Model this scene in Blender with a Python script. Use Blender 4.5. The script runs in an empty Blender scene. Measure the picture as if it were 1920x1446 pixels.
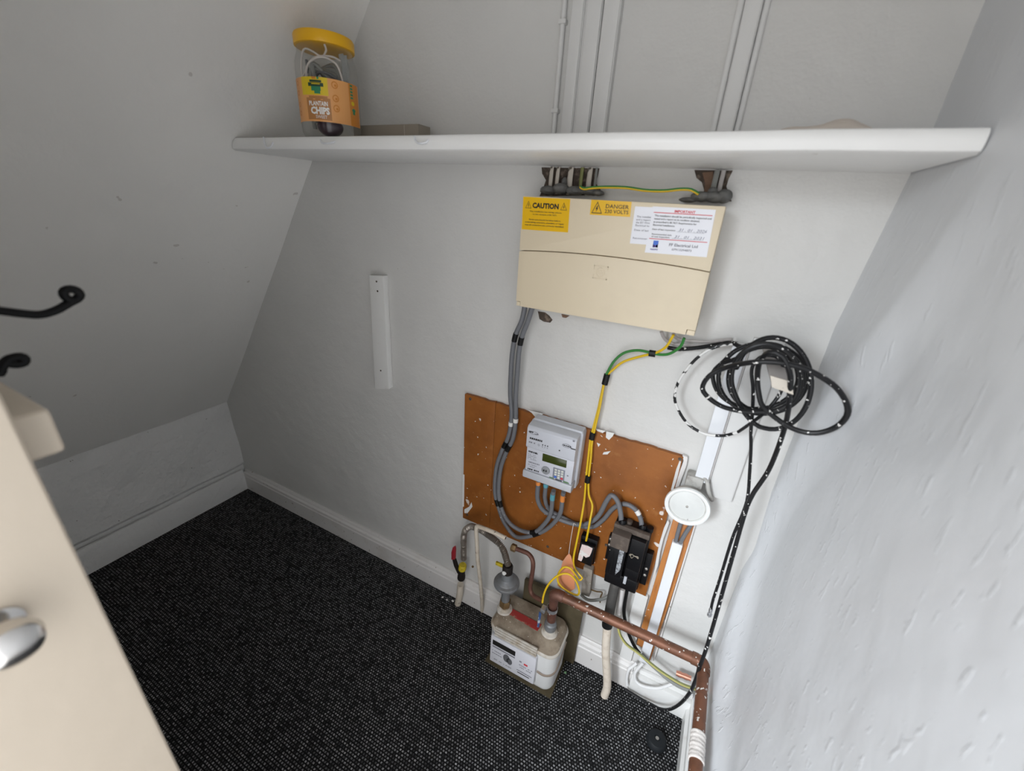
import bpy, bmesh, math, random
from mathutils import Vector, Matrix
random.seed(7)
C = bpy.context.scene.collection

# ------------------------------------------------------------------ camera, world, lights, exposure
CAMPOS = Vector((0, -1, 1.452))
M = Matrix(((0.88710348, 0.45757507, 0.06060087),
            (-0.23174314, 0.32799207, 0.91581457),
            (0.39917731, -0.82646613, 0.39700279)))          # world -> camera
F = 769.97
cam = bpy.data.cameras.new('camera')
cam.sensor_fit = 'HORIZONTAL'; cam.sensor_width = 36; cam.lens = F / 1920 * 36
cam.clip_start = 0.02
cam.dof.use_dof = True; cam.dof.focus_distance = 1.35; cam.dof.aperture_fstop = 2.6
co = bpy.data.objects.new('camera', cam); C.objects.link(co)
co.matrix_world = Matrix.Translation(CAMPOS) @ M.transposed().to_4x4()
bpy.context.scene.camera = co
vs = bpy.context.scene.view_settings
vs.view_transform = 'Standard'; vs.look = 'None'; vs.gamma = 1; vs.use_curve_mapping = False
vs.exposure = 0.06

w = bpy.data.worlds.new('world'); bpy.context.scene.world = w; w.use_nodes = True
w.node_tree.nodes['Background'].inputs[0].default_value = (0.985, 0.985, 1.0, 1)
w.node_tree.nodes['Background'].inputs[1].default_value = 2.35

def area(name, loc, target, sx, sy, power, col):
    l = bpy.data.lights.new(name, 'AREA'); l.shape = 'RECTANGLE'; l.size = sx; l.size_y = sy
    l.energy = power; l.color = col
    o = bpy.data.objects.new(name, l); C.objects.link(o); o.location = loc
    o.rotation_euler = (Vector(target) - Vector(loc)).to_track_quat('-Z', 'Y').to_euler()
    return o
key = area('hall_window_light', (-0.80, -2.5, 1.80), (0.28, 0, 0.10), 0.55, 0.6, 7.6, (0.86, 0.93, 1.0))
key.data.spread = math.radians(56)

# ------------------------------------------------------------------ pixel -> point helpers (reference photo 1920x1446)
MT = M.transposed()
def ray(x, y): return MT @ Vector(((x - 960) / F, -(y - 723) / F, -1))
def W(x, y, d=0.0):
    r = ray(x, y); t = (1 - d) / r.y; return CAMPOS + r * t          # on the plane a distance d in front of the back wall
def FL(x, y, z=0.0):
    r = ray(x, y); t = (z - CAMPOS.z) / r.z; return CAMPOS + r * t
def RW(x, y, X):
    r = ray(x, y); t = X / r.x; return CAMPOS + r * t
def PTH(pts, d0, d1=None):
    out = []; n = len(pts)
    for i, p in enumerate(pts):
        d = p[2] if len(p) > 2 else (d0 if d1 is None else d0 + (d1 - d0) * i / (n - 1))
        out.append(W(p[0], p[1], d))
    return out

# ------------------------------------------------------------------ materials
def mat(name, col, rough=0.5, metal=0.0, bump=None, var=None, speck=None, spec=0.5, stretch=None, coat=0.0, trans=0.0):
    m = bpy.data.materials.new(name); m.use_nodes = True
    nt = m.node_tree; N = nt.nodes; L = nt.links; b = N['Principled BSDF']
    b.inputs['Base Color'].default_value = (*col, 1); b.inputs['Roughness'].default_value = rough
    b.inputs['Metallic'].default_value = metal
    b.inputs['Specular IOR Level'].default_value = spec
    if coat: b.inputs['Coat Weight'].default_value = coat; b.inputs['Coat Roughness'].default_value = 0.15
    if trans: b.inputs['Transmission Weight'].default_value = trans
    tc = N.new('ShaderNodeTexCoord'); src = tc.outputs['Object']
    if stretch:
        mp = N.new('ShaderNodeMapping'); mp.inputs['Scale'].default_value = stretch
        L.new(src, mp.inputs[0]); src = mp.outputs[0]
    last = None
    def noise(scale, detail=4, rough_=0.55, s=None):
        n = N.new('ShaderNodeTexNoise'); n.inputs['Scale'].default_value = scale; n.inputs['Detail'].default_value = detail
        n.inputs['Roughness'].default_value = rough_
        L.new(s or tc.outputs['Object'], n.inputs['Vector']); return n.outputs['Fac']
    def ramp(fac, p0, p1):
        r = N.new('ShaderNodeMapRange'); r.inputs[1].default_value = p0; r.inputs[2].default_value = p1
        L.new(fac, r.inputs[0]); return r.outputs[0]
    def mix(fac, a, bcol):
        x = N.new('ShaderNodeMix'); x.data_type = 'RGBA'
        L.new(fac, x.inputs[0])
        if isinstance(a, tuple): x.inputs[6].default_value = (*a, 1)
        else: L.new(a, x.inputs[6])
        x.inputs[7].default_value = (*bcol, 1); return x.outputs[2]
    cur = col
    for v in (var or []):                    # (scale, lo, hi, colour)
        cur = mix(ramp(noise(v[0], 5, 0.6, src), v[1], v[2]), cur, v[3])
    for s in (speck or []):                  # (scale, lo, hi, colour) paint specks and smears
        cur = mix(ramp(noise(s[0], 2, 0.5), s[1], s[2]), cur, s[3])
    if not isinstance(cur, tuple): L.new(cur, b.inputs['Base Color'])
    prev = None
    for (sc, st, *det) in (bump or []):
        bn = N.new('ShaderNodeBump'); bn.inputs['Strength'].default_value = 1.0; bn.inputs['Distance'].default_value = st
        L.new(noise(sc, det[0] if det else 4, 0.55, src), bn.inputs['Height'])
        if prev: L.new(prev, bn.inputs['Normal'])
        prev = bn.outputs[0]
    if prev: L.new(prev, b.inputs['Normal'])
    return m

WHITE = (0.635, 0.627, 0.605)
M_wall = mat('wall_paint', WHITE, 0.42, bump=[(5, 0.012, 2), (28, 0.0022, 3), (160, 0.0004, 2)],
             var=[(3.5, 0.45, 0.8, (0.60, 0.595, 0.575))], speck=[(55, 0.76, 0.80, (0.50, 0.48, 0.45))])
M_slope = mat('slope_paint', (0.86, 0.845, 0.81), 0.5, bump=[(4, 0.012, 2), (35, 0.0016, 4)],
              speck=[(28, 0.755, 0.775, (0.66, 0.63, 0.59))])
M_brickpaint = mat('painted_masonry', (0.78, 0.775, 0.76), 0.45, bump=[(9, 0.02, 3), (40, 0.004, 4)], speck=[(60, 0.75, 0.78, (0.3, 0.28, 0.26))])
M_trim = mat('trim_gloss_paint', (0.74, 0.735, 0.715), 0.3, bump=[(30, 0.0012, 3)], var=[(14, 0.6, 0.75, (0.62, 0.59, 0.55))])
M_dirtytrim = mat('scuffed_trim_paint', (0.70, 0.68, 0.66), 0.35, bump=[(30, 0.001, 3)], var=[(9, 0.55, 0.75, (0.6, 0.56, 0.52))], speck=[(70, 0.70, 0.74, (0.22, 0.17, 0.13))])
M_cream = mat('cream_gloss_paint', (0.66, 0.575, 0.465), 0.42, bump=[(25, 0.001, 3)], speck=[(30, 0.80, 0.83, (0.3, 0.26, 0.2))])
M_shelf = mat('shelf_paint', (0.80, 0.795, 0.775), 0.33, bump=[(10, 0.003, 3), (60, 0.0006, 3)], speck=[(38, 0.755, 0.78, (0.36, 0.3, 0.22))])
M_pvc = mat('white_pvc', (0.73, 0.745, 0.77), 0.35)
M_sleeve = mat('grimy_rubber_sleeve', (0.065, 0.062, 0.058), 0.65, spec=0.25, var=[(40, 0.5, 0.75, (0.12, 0.11, 0.10))])
M_pvcpaint = mat('painted_pvc', (0.66, 0.655, 0.64), 0.4, bump=[(40, 0.0008, 3)])
M_cu = mat('cream_plastic', (0.70, 0.60, 0.435), 0.42, bump=[(300, 0.0001, 2)], var=[(8, 0.55, 0.8, (0.655, 0.56, 0.41))])
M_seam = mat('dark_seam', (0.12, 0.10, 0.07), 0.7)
M_yel = mat('warning_yellow', (0.80, 0.47, 0.012), 0.22)
M_black = mat('black_print', (0.012, 0.011, 0.010), 0.5)
M_grey_ink = mat('grey_ink', (0.22, 0.22, 0.25), 0.6)
M_paper = mat('white_sticker', (0.80, 0.81, 0.86), 0.3)
M_red = mat('red_ink', (0.65, 0.04, 0.06), 0.5)
M_blue = mat('blue_ink', (0.05, 0.16, 0.62), 0.5)
M_navy = mat('navy_ink', (0.05, 0.04, 0.25), 0.5)
M_pen = mat('pen_ink', (0.16, 0.17, 0.24), 0.5)
M_ply = mat('varnished_hardboard', (0.305, 0.105, 0.022), 0.42, spec=0.22, bump=[(60, 0.0006, 4)],
            var=[(7, 0.42, 0.75, (0.185, 0.06, 0.013)), (30, 0.6, 0.85, (0.36, 0.15, 0.045))],
            speck=[(75, 0.70, 0.72, (0.74, 0.70, 0.64)), (18, 0.75, 0.77, (0.70, 0.62, 0.56))])
M_chan = mat('varnished_wood_strip', (0.50, 0.20, 0.055), 0.4, bump=[(60, 0.0006, 4)],
             var=[(20, 0.45, 0.75, (0.34, 0.12, 0.035))], speck=[(60, 0.72, 0.74, (0.75, 0.70, 0.64))], stretch=(4, 4, 0.6))
M_tail = mat('grey_cable_sheath', (0.155, 0.16, 0.172), 0.45, spec=0.35, speck=[(90, 0.745, 0.765, (0.66, 0.63, 0.60))])
M_taildark = mat('dark_grey_cable_sheath', (0.115, 0.117, 0.125), 0.42, speck=[(90, 0.745, 0.765, (0.62, 0.60, 0.57))])
M_tape = mat('black_tape', (0.006, 0.006, 0.006), 0.45, spec=0.25)
M_clip = mat('white_cable_clip', (0.76, 0.75, 0.72), 0.4)
M_ey = mat('earth_yellow', (0.72, 0.47, 0.012), 0.4, var=[(60, 0.6, 0.8, (0.62, 0.36, 0.03))])
M_eg = mat('earth_green', (0.03, 0.20, 0.035), 0.4)
M_olive = mat('aged_earth_green', (0.20, 0.21, 0.07), 0.5)
M_agedy = mat('aged_earth_yellow', (0.46, 0.42, 0.13), 0.5, speck=[(60, 0.70, 0.73, (0.8, 0.78, 0.74))])
M_coil = mat('black_cable_paint_flecked', (0.010, 0.010, 0.011), 0.4, spec=0.3, speck=[(120, 0.665, 0.68, (0.74, 0.72, 0.69))])
M_coilw = mat('black_cable_half_painted', (0.012, 0.012, 0.013), 0.4, spec=0.3, speck=[(38, 0.50, 0.52, (0.72, 0.71, 0.69)), (140, 0.64, 0.66, (0.72, 0.71, 0.69))])
M_mgrey = mat('meter_grey_plastic', (0.47, 0.485, 0.52), 0.4, var=[(20, 0.6, 0.8, (0.42, 0.41, 0.40))])
M_mtop = mat('meter_light_grey', (0.56, 0.575, 0.62), 0.38)
M_mpanel = mat('meter_face', (0.57, 0.58, 0.63), 0.3)
M_lcd = mat('lcd_green', (0.045, 0.058, 0.012), 0.15)
M_key = mat('key_white', (0.66, 0.66, 0.60), 0.5)
M_keybed = mat('keypad_grey', (0.22, 0.23, 0.28), 0.5)
M_slot = mat('key_slot_grey', (0.25, 0.26, 0.27), 0.5)
M_grn = mat('faded_green', (0.10, 0.20, 0.09), 0.5)
M_orange = mat('orange_sleeve', (0.72, 0.24, 0.05), 0.5)
M_teal = mat('teal_sleeve', (0.10, 0.33, 0.40), 0.5)
M_bake = mat('black_bakelite', (0.005, 0.005, 0.006), 0.38, spec=0.28, speck=[(120, 0.775, 0.79, (0.6, 0.57, 0.53))])
M_dusty = mat('dusty_bakelite', (0.085, 0.065, 0.052), 0.75, var=[(40, 0.5, 0.75, (0.16, 0.125, 0.10))])
M_screw = mat('screw_metal', (0.45, 0.43, 0.40), 0.4, 0.8)
M_wire = mat('seal_wire', (0.32, 0.28, 0.22), 0.5, 0.4)
M_silverlab = mat('silver_label', (0.42, 0.44, 0.46), 0.3, 0.2, var=[(150, 0.5, 0.6, (0.12, 0.12, 0.13))])
M_pink = mat('torn_label', (0.72, 0.58, 0.55), 0.6, var=[(60, 0.5, 0.6, (0.75, 0.73, 0.70))])
M_gasw = mat('gas_meter_white', (0.69, 0.69, 0.68), 0.38, speck=[(70, 0.73, 0.76, (0.45, 0.38, 0.30))])
M_gasdust = mat('gas_meter_dusty_top', (0.33, 0.27, 0.20), 0.75, var=[(18, 0.40, 0.65, (0.17, 0.125, 0.085))], speck=[(140, 0.70, 0.73, (0.6, 0.55, 0.48))])
M_gasflange = mat('gas_meter_grimy_band', (0.60, 0.56, 0.50), 0.5, var=[(25, 0.45, 0.7, (0.36, 0.29, 0.21))])
M_gasface = mat('gas_meter_index', (0.66, 0.66, 0.70), 0.35)
M_redlab = mat('red_label', (0.36, 0.035, 0.03), 0.5, var=[(35, 0.55, 0.62, (0.38, 0.25, 0.18))])
M_strap = mat('brown_strap', (0.27, 0.215, 0.17), 0.7)
M_zinc = mat('cast_zinc', (0.22, 0.23, 0.24), 0.5, 0.35, var=[(30, 0.5, 0.8, (0.15, 0.14, 0.13))])
M_steel = mat('corrugated_steel', (0.30, 0.265, 0.23), 0.35, 0.7)
M_valve = mat('black_valve', (0.015, 0.011, 0.009), 0.6, spec=0.25)
M_vyel = mat('valve_yellow', (0.56, 0.43, 0.02), 0.5, var=[(90, 0.5, 0.7, (0.3, 0.22, 0.02))])
M_redh = mat('red_handle', (0.32, 0.02, 0.03), 0.45)
M_oldwhite = mat('yellowed_white_paint', (0.64, 0.57, 0.47), 0.5, bump=[(60, 0.0015, 4)], var=[(30, 0.5, 0.7, (0.50, 0.42, 0.33))], speck=[(85, 0.70, 0.72, (0.15, 0.11, 0.08))])
M_lag = mat('cream_lagging', (0.70, 0.62, 0.52), 0.6, bump=[(50, 0.002, 4)], var=[(40, 0.5, 0.7, (0.56, 0.47, 0.38))], speck=[(50, 0.755, 0.765, (0.06, 0.05, 0.04))])
M_copper = mat('tarnished_copper', (0.20, 0.085, 0.048), 0.45, 0.35, var=[(25, 0.42, 0.7, (0.115, 0.055, 0.034))], speck=[(80, 0.655, 0.67, (0.80, 0.77, 0.73))])
M_copperdark = mat('dark_copper', (0.13, 0.055, 0.038), 0.55, 0.35, var=[(30, 0.5, 0.7, (0.2, 0.1, 0.07))], speck=[(90, 0.74, 0.76, (0.75, 0.70, 0.66))])
M_copperbright = mat('bright_copper', (0.58, 0.26, 0.18), 0.35, 0.6)
M_brass = mat('dull_brass', (0.20, 0.125, 0.055), 0.5, 0.5)
M_ptfe = mat('white_tape_wrap', (0.72, 0.68, 0.64), 0.6, bump=[(90, 0.003, 4)])
M_clamp = mat('clamp_metal', (0.50, 0.51, 0.53), 0.35, 0.8)
M_bluetag = mat('blue_tag', (0.035, 0.075, 0.19), 0.4, var=[(60, 0.5, 0.6, (0.4, 0.42, 0.45))])
M_tag = mat('orange_card', (0.68, 0.27, 0.13), 0.7, var=[(20, 0.5, 0.8, (0.60, 0.33, 0.22))])
M_string = mat('white_string', (0.66, 0.62, 0.58), 0.8)
M_olivewood = mat('olive_board', (0.085, 0.068, 0.038), 0.65, spec=0.25, var=[(12, 0.45, 0.7, (0.055, 0.042, 0.022))])
M_putty = mat('grey_putty', (0.115, 0.115, 0.11), 0.7, bump=[(70, 0.003, 3)], var=[(50, 0.5, 0.7, (0.17, 0.165, 0.155))])
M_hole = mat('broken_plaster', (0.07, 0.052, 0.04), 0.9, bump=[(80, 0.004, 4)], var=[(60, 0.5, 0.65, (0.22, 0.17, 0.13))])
M_brick = mat('exposed_brick', (0.19, 0.115, 0.075), 0.9, bump=[(90, 0.004, 4)])
M_dirtycable = mat('old_white_cable', (0.55, 0.50, 0.43), 0.6, speck=[(45, 0.6, 0.63, (0.12, 0.1, 0.08))])
M_greycable = mat('old_grey_cable', (0.22, 0.225, 0.21), 0.6, speck=[(60, 0.68, 0.72, (0.6, 0.58, 0.54))])
M_wcable = mat('painted_white_cable', (0.74, 0.735, 0.73), 0.5)
M_gcable = mat('pale_grey_cable', (0.42, 0.39, 0.375), 0.5)
M_wrag = mat('dusty_grey_wood', (0.30, 0.27, 0.23), 0.8, var=[(40, 0.45, 0.7, (0.20, 0.17, 0.14))], speck=[(100, 0.72, 0.75, (0.7, 0.66, 0.6))])
M_bell = mat('bell_white', (0.79, 0.80, 0.78), 0.4, speck=[(70, 0.765, 0.785, (0.35, 0.33, 0.32))])
M_bellface = mat('bell_face', (0.66, 0.67, 0.65), 0.5, var=[(18, 0.5, 0.7, (0.60, 0.60, 0.58))], speck=[(75, 0.72, 0.74, (0.3, 0.28, 0.27))])  # greyer than the rim to paint in the recess shade; specks are dirt
M_bellgrey = mat('bell_dirty_side', (0.46, 0.45, 0.42), 0.55, var=[(30, 0.5, 0.65, (0.28, 0.26, 0.24))])
M_rubber = mat('black_rubber', (0.012, 0.014, 0.016), 0.6, spec=0.25)
M_iron = mat('black_iron', (0.004, 0.004, 0.0045), 0.45, spec=0.22, speck=[(80, 0.77, 0.80, (0.35, 0.28, 0.15))])
M_chrome = mat('chrome', (0.62, 0.60, 0.58), 0.16, 1.0)
M_lid = mat('yellow_plastic', (0.83, 0.44, 0.004), 0.4)
M_jlabel = mat('orange_label', (0.76, 0.36, 0.12), 0.4)
M_jlabel2 = mat('deep_orange_print', (0.62, 0.23, 0.03), 0.4)
M_jbrown = mat('brown_print', (0.44, 0.19, 0.055), 0.45)
M_jyel = mat('yellow_print', (0.72, 0.52, 0.01), 0.45)
M_jgreen = mat('green_print', (0.025, 0.22, 0.10), 0.45)
M_jdark = mat('dark_green_print', (0.012, 0.05, 0.025), 0.45)
M_jwhite = mat('white_print', (0.82, 0.80, 0.76), 0.5)
M_foil = mat('silver_pouch', (0.42, 0.43, 0.42), 0.35, 0.4, bump=[(60, 0.004, 3)])
M_plum = mat('plum_plastic', (0.045, 0.02, 0.035), 0.4)
M_lead = mat('pale_lead', (0.66, 0.60, 0.55), 0.5)
M_kraft = mat('brown_paper', (0.70, 0.62, 0.54), 0.7, bump=[(40, 0.003, 3)])
M_offcut = mat('grey_brown_card', (0.27, 0.235, 0.19), 0.7)
M_cord = mat('red_brown_wood', (0.25, 0.09, 0.03), 0.6)

def carpet():
    m = bpy.data.materials.new('loop_carpet'); m.use_nodes = True
    nt = m.node_tree; N = nt.nodes; L = nt.links; b = N['Principled BSDF']
    b.inputs['Roughness'].default_value = 0.85; b.inputs['Specular IOR Level'].default_value = 0.25
    tc = N.new('ShaderNodeTexCoord')
    ns = N.new('ShaderNodeTexNoise'); ns.inputs['Scale'].default_value = 90; ns.inputs['Detail'].default_value = 2
    L.new(tc.outputs['Object'], ns.inputs['Vector'])
    v1 = N.new('ShaderNodeVectorMath'); v1.operation = 'SUBTRACT'; v1.inputs[1].default_value = (0.5, 0.5, 0.5)
    L.new(ns.outputs['Color'], v1.inputs[0])
    v2 = N.new('ShaderNodeVectorMath'); v2.operation = 'MULTIPLY_ADD'; v2.inputs[1].default_value = (0.0035, 0.0016, 0)
    L.new(v1.outputs[0], v2.inputs[0]); L.new(tc.outputs['Object'], v2.inputs[2])
    br = N.new('ShaderNodeTexBrick'); br.inputs['Scale'].default_value = 1
    br.inputs['Brick Width'].default_value = 0.0088; br.inputs['Row Height'].default_value = 0.0082
    br.inputs['Mortar Size'].default_value = 0.0023; br.inputs['Mortar Smooth'].default_value = 0.45
    br.inputs['Bias'].default_value = -0.05
    br.inputs['Color1'].default_value = (0.045, 0.045, 0.046, 1); br.inputs['Color2'].default_value = (0.50, 0.50, 0.51, 1)
    br.inputs['Mortar'].default_value = (0.004, 0.004, 0.0045, 1)
    L.new(v2.outputs[0], br.inputs['Vector'])
    n2 = N.new('ShaderNodeTexNoise'); n2.inputs['Scale'].default_value = 260; n2.inputs['Detail'].default_value = 2
    L.new(tc.outputs['Object'], n2.inputs['Vector'])
    mr = N.new('ShaderNodeMapRange'); mr.inputs[1].default_value = 0.35; mr.inputs[2].default_value = 0.65; mr.inputs[3].default_value = 0.25
    L.new(n2.outputs['Fac'], mr.inputs[0])
    mx = N.new('ShaderNodeMix'); mx.data_type = 'RGBA'; mx.blend_type = 'MULTIPLY'; mx.inputs[0].default_value = 1
    L.new(br.outputs['Color'], mx.inputs[6]); L.new(mr.outputs[0], mx.inputs[7])
    L.new(mx.outputs[2], b.inputs['Base Color'])
    bp = N.new('ShaderNodeBump'); bp.invert = True; bp.inputs['Distance'].default_value = 0.004; bp.inputs['Strength'].default_value = 1
    L.new(br.outputs['Fac'], bp.inputs['Height']); L.new(bp.outputs[0], b.inputs['Normal'])
    return m
M_carpet = carpet()

def plaster_right():
    m = mat('lumpy_plaster_paint', (0.69, 0.705, 0.725), 0.38, bump=[(5, 0.006, 2), (22, 0.0012, 2)])
    nt = m.node_tree; N = nt.nodes; L = nt.links; b = N['Principled BSDF']
    tc = N.new('ShaderNodeTexCoord'); mp = N.new('ShaderNodeMapping')
    mp.inputs['Rotation'].default_value = (math.radians(28), 0, 0); mp.inputs['Scale'].default_value = (1, 24, 7)
    L.new(tc.outputs['Object'], mp.inputs[0])
    n = N.new('ShaderNodeTexNoise'); n.inputs['Scale'].default_value = 3.2; n.inputs['Detail'].default_value = 4
    L.new(mp.outputs[0], n.inputs['Vector'])
    r = N.new('ShaderNodeMapRange'); r.inputs[1].default_value = 0.62; r.inputs[2].default_value = 0.66
    L.new(n.outputs['Fac'], r.inputs[0])
    bp = N.new('ShaderNodeBump'); bp.inputs['Distance'].default_value = 0.00055
    L.new(r.outputs[0], bp.inputs['Height'])
    old = b.inputs['Normal'].links[0].from_socket
    L.new(old, bp.inputs['Normal']); L.new(bp.outputs[0], b.inputs['Normal'])
    return m
M_right = plaster_right()

def clear_plastic():
    m = bpy.data.materials.new('clear_plastic'); m.use_nodes = True
    nt = m.node_tree; N = nt.nodes; L = nt.links; N.remove(N['Principled BSDF'])
    t = N.new('ShaderNodeBsdfTransparent'); t.inputs[0].default_value = (0.92, 0.92, 0.91, 1)
    g = N.new('ShaderNodeBsdfGlossy'); g.inputs['Roughness'].default_value = 0.08
    lw = N.new('ShaderNodeLayerWeight'); lw.inputs[0].default_value = 0.25
    pw = N.new('ShaderNodeMath'); pw.operation = 'MULTIPLY_ADD'; pw.inputs[1].default_value = 0.35; pw.inputs[2].default_value = 0.03
    L.new(lw.outputs['Facing'], pw.inputs[0])
    mx = N.new('ShaderNodeMixShader'); L.new(pw.outputs[0], mx.inputs[0]); L.new(t.outputs[0], mx.inputs[1]); L.new(g.outputs[0], mx.inputs[2])
    L.new(mx.outputs[0], N['Material Output'].inputs[0])
    return m
M_clear = clear_plastic()

# ------------------------------------------------------------------ mesh builder
def catmull(P, step=0.006, closed=False):
    P = [Vector(p) for p in P]
    if len(P) < 3 and not closed:
        n = max(1, int((P[1] - P[0]).length / step)); return [P[0].lerp(P[1], i / n) for i in range(n + 1)]
    out = []
    Q = [P[0] * 2 - P[1]] + P + [P[-1] * 2 - P[-2]]
    for i in range(1, len(Q) - 2):
        a, b, c, d = Q[i - 1], Q[i], Q[i + 1], Q[i + 2]
        n = max(2, int((c - b).length / step))
        for k in range(n):
            t = k / n; t2 = t * t; t3 = t2 * t
            out.append(0.5 * ((2 * b) + (c - a) * t + (2 * a - 5 * b + 4 * c - d) * t2 + (3 * b - a - 3 * c + d) * t3))
    out.append(P[-1]); return out

class G:
    def __init__(s): s.v = []; s.f = []; s.m = []; s.mats = []
    def mi(s, m):
        if m not in s.mats: s.mats.append(m)
        return s.mats.index(m)
    def add(s, vs, fs, m):
        o = len(s.v); s.v += [Vector(p) for p in vs]; k = s.mi(m)
        for f in fs: s.f.append([i + o for i in f]); s.m.append(k)
        return s
    def box(s, x0, x1, y0, y1, z0, z1, m):
        p = [(x, y, z) for x in (x0, x1) for y in (y0, y1) for z in (z0, z1)]
        return s.add(p, [(0, 1, 3, 2), (4, 6, 7, 5), (0, 4, 5, 1), (2, 3, 7, 6), (0, 2, 6, 4), (1, 5, 7, 3)], m)
    def prism(s, poly, off, m):
        """closed polygon of 3-D points extruded by vector off"""
        n = len(poly); off = Vector(off); P = [Vector(p) for p in poly]
        vs = P + [p + off for p in P]
        fs = [list(range(n))[::-1], list(range(n, 2 * n))] + [(i, (i + 1) % n, n + (i + 1) % n, n + i) for i in range(n)]
        return s.add(vs, fs, m)
    def tube(s, path, r, m, k=10, smooth=True, step=0.006, m2=None, sect=(0, 0), twist=0.0, caps=True, squash=None):
        P = catmull(path, step) if smooth else [Vector(p) for p in path]
        n = len(P); T = []
        for i in range(n):
            t = P[min(i + 1, n - 1)] - P[max(i - 1, 0)]
            T.append(t.normalized() if t.length > 1e-9 else Vector((0, 0, 1)))
        up = Vector((0, -1, 0))
        if abs(up.dot(T[0])) > 0.95: up = Vector((0, 0, 1))
        nv = (up - T[0] * up.dot(T[0])).normalized(); vs = []
        acc = 0
        for i in range(n):
            nv = nv - T[i] * nv.dot(T[i])
            if nv.length < 1e-6: nv = T[i].orthogonal()
            nv.normalize(); bv = T[i].cross(nv)
            rr = r(i / (n - 1), acc) if callable(r) else r
            if i < n - 1: acc += (P[i + 1] - P[i]).length
            tw = twist * i / max(1, n - 1)
            for j in range(k):
                a = 2 * math.pi * j / k + tw
                q = nv * math.cos(a) * (squash or 1) + bv * math.sin(a)
                vs.append(P[i] + q * rr)
        o = len(s.v); s.v += vs; a = s.mi(m); b = s.mi(m2) if m2 else a
        for i in range(n - 1):
            for j in range(k):
                s.f.append([o + i * k + j, o + i * k + (j + 1) % k, o + (i + 1) * k + (j + 1) % k, o + (i + 1) * k + j])
                s.m.append(b if m2 and sect[0] <= j < sect[1] else a)
        if caps:
            s.f.append([o + j for j in range(k)][::-1]); s.m.append(a)
            s.f.append([o + (n - 1) * k + j for j in range(k)]); s.m.append(a)
        return s
    def lathe(s, prof, c, m, axis=(0, 0, 1), k=28, caps=True):
        """prof: list of (radius, height along axis)"""
        ax = Vector(axis).normalized(); e1 = ax.orthogonal().normalized(); e2 = ax.cross(e1); c = Vector(c)
        o = len(s.v); n = len(prof)
        for r, h in prof:
            for j in range(k):
                a = 2 * math.pi * j / k
                s.v.append(c + ax * h + (e1 * math.cos(a) + e2 * math.sin(a)) * max(r, 1e-5))
        q = s.mi(m)
        for i in range(n - 1):
            for j in range(k):
                s.f.append([o + i * k + j, o + i * k + (j + 1) % k, o + (i + 1) * k + (j + 1) % k, o + (i + 1) * k + j]); s.m.append(q)
        if caps:
            s.f.append([o + j for j in range(k)][::-1]); s.m.append(q)
            s.f.append([o + (n - 1) * k + j for j in range(k)]); s.m.append(q)
        return s
    def rloft(s, secs, m, n=6):
        """secs: (x0,x1,y0,y1,z,radius) rounded-rectangle cross sections stacked in z"""
        o = len(s.v); q = s.mi(m); k = 4 * (n + 1)
        for (x0, x1, y0, y1, z, r) in secs:
            for (cx, cy, a0) in ((x1 - r, y1 - r, 0), (x0 + r, y1 - r, 90), (x0 + r, y0 + r, 180), (x1 - r, y0 + r, 270)):
                for i in range(n + 1):
                    a = math.radians(a0 + 90 * i / n); s.v.append(Vector((cx + r * math.cos(a), cy + r * math.sin(a), z)))
        for i in range(len(secs) - 1):
            for j in range(k):
                s.f.append([o + i * k + j, o + i * k + (j + 1) % k, o + (i + 1) * k + (j + 1) % k, o + (i + 1) * k + j]); s.m.append(q)
        s.f.append([o + j for j in range(k)][::-1]); s.m.append(q)
        t = o + (len(secs) - 1) * k; s.f.append([t + j for j in range(k)]); s.m.append(q)
        return s
    def ico(s, c, r, m, sc=(1, 1, 1), jit=0.0):
        bm = bmesh.new(); bmesh.ops.create_icosphere(bm, subdivisions=3, radius=1)
        vs = []
        for v in bm.verts:
            j = 1 + random.uniform(-jit, jit); vs.append(Vector((v.co.x * sc[0], v.co.y * sc[1], v.co.z * sc[2])) * r * j + Vector(c))
        bm.verts.index_update(); fs = [[v.index for v in f.verts] for f in bm.faces]; bm.free()
        return s.add(vs, fs, m)
    def build(s, name, parent=None, origin=None, bevel=0.0, seg=2, angle=35, kind=None, label=None):
        org = Vector(origin) if origin is not None else (parent_loc(parent) if parent else Vector((0, 0, 0)))
        me = bpy.data.meshes.new(name); me.from_pydata([v - org for v in s.v], [], s.f)
        for m in s.mats: me.materials.append(m)
        me.polygons.foreach_set('material_index', s.m)
        bm = bmesh.new(); bm.from_mesh(me); bmesh.ops.recalc_face_normals(bm, faces=bm.faces)
        if bevel:
            ed = [e for e in bm.edges if len(e.link_faces) == 2 and e.calc_face_angle(0) > math.radians(30)]
            bmesh.ops.bevel(bm, geom=ed, offset=bevel, segments=seg, profile=0.6, affect='EDGES', clamp_overlap=True)
        for f in bm.faces: f.smooth = True
        for e in bm.edges: e.smooth = len(e.link_faces) == 2 and e.calc_face_angle(0) < math.radians(angle)
        bm.to_mesh(me); bm.free(); me.update()
        ob = bpy.data.objects.new(name, me); C.objects.link(ob)
        if parent: ob.parent = parent
        else: ob.location = org
        if kind: ob['kind'] = kind
        if label: ob['label'] = label
        return ob

LOCS = {}
def parent_loc(p):
    while p.parent: p = p.parent
    return LOCS.get(p.name, Vector(p.location))
def thing(name, loc, label, cat, group=None):
    o = bpy.data.objects.new(name, None); C.objects.link(o); o.location = loc; LOCS[o.name] = Vector(loc)
    o.empty_display_size = 0.05
    tag(o, label, cat, group); return o
def tag(o, label, cat, group=None):
    o['label'] = label; o['category'] = cat
    if group: o['group'] = group
    return o
def struct(name, g, **k):
    o = g.build(name, **k); o['kind'] = 'structure'; return o

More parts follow.
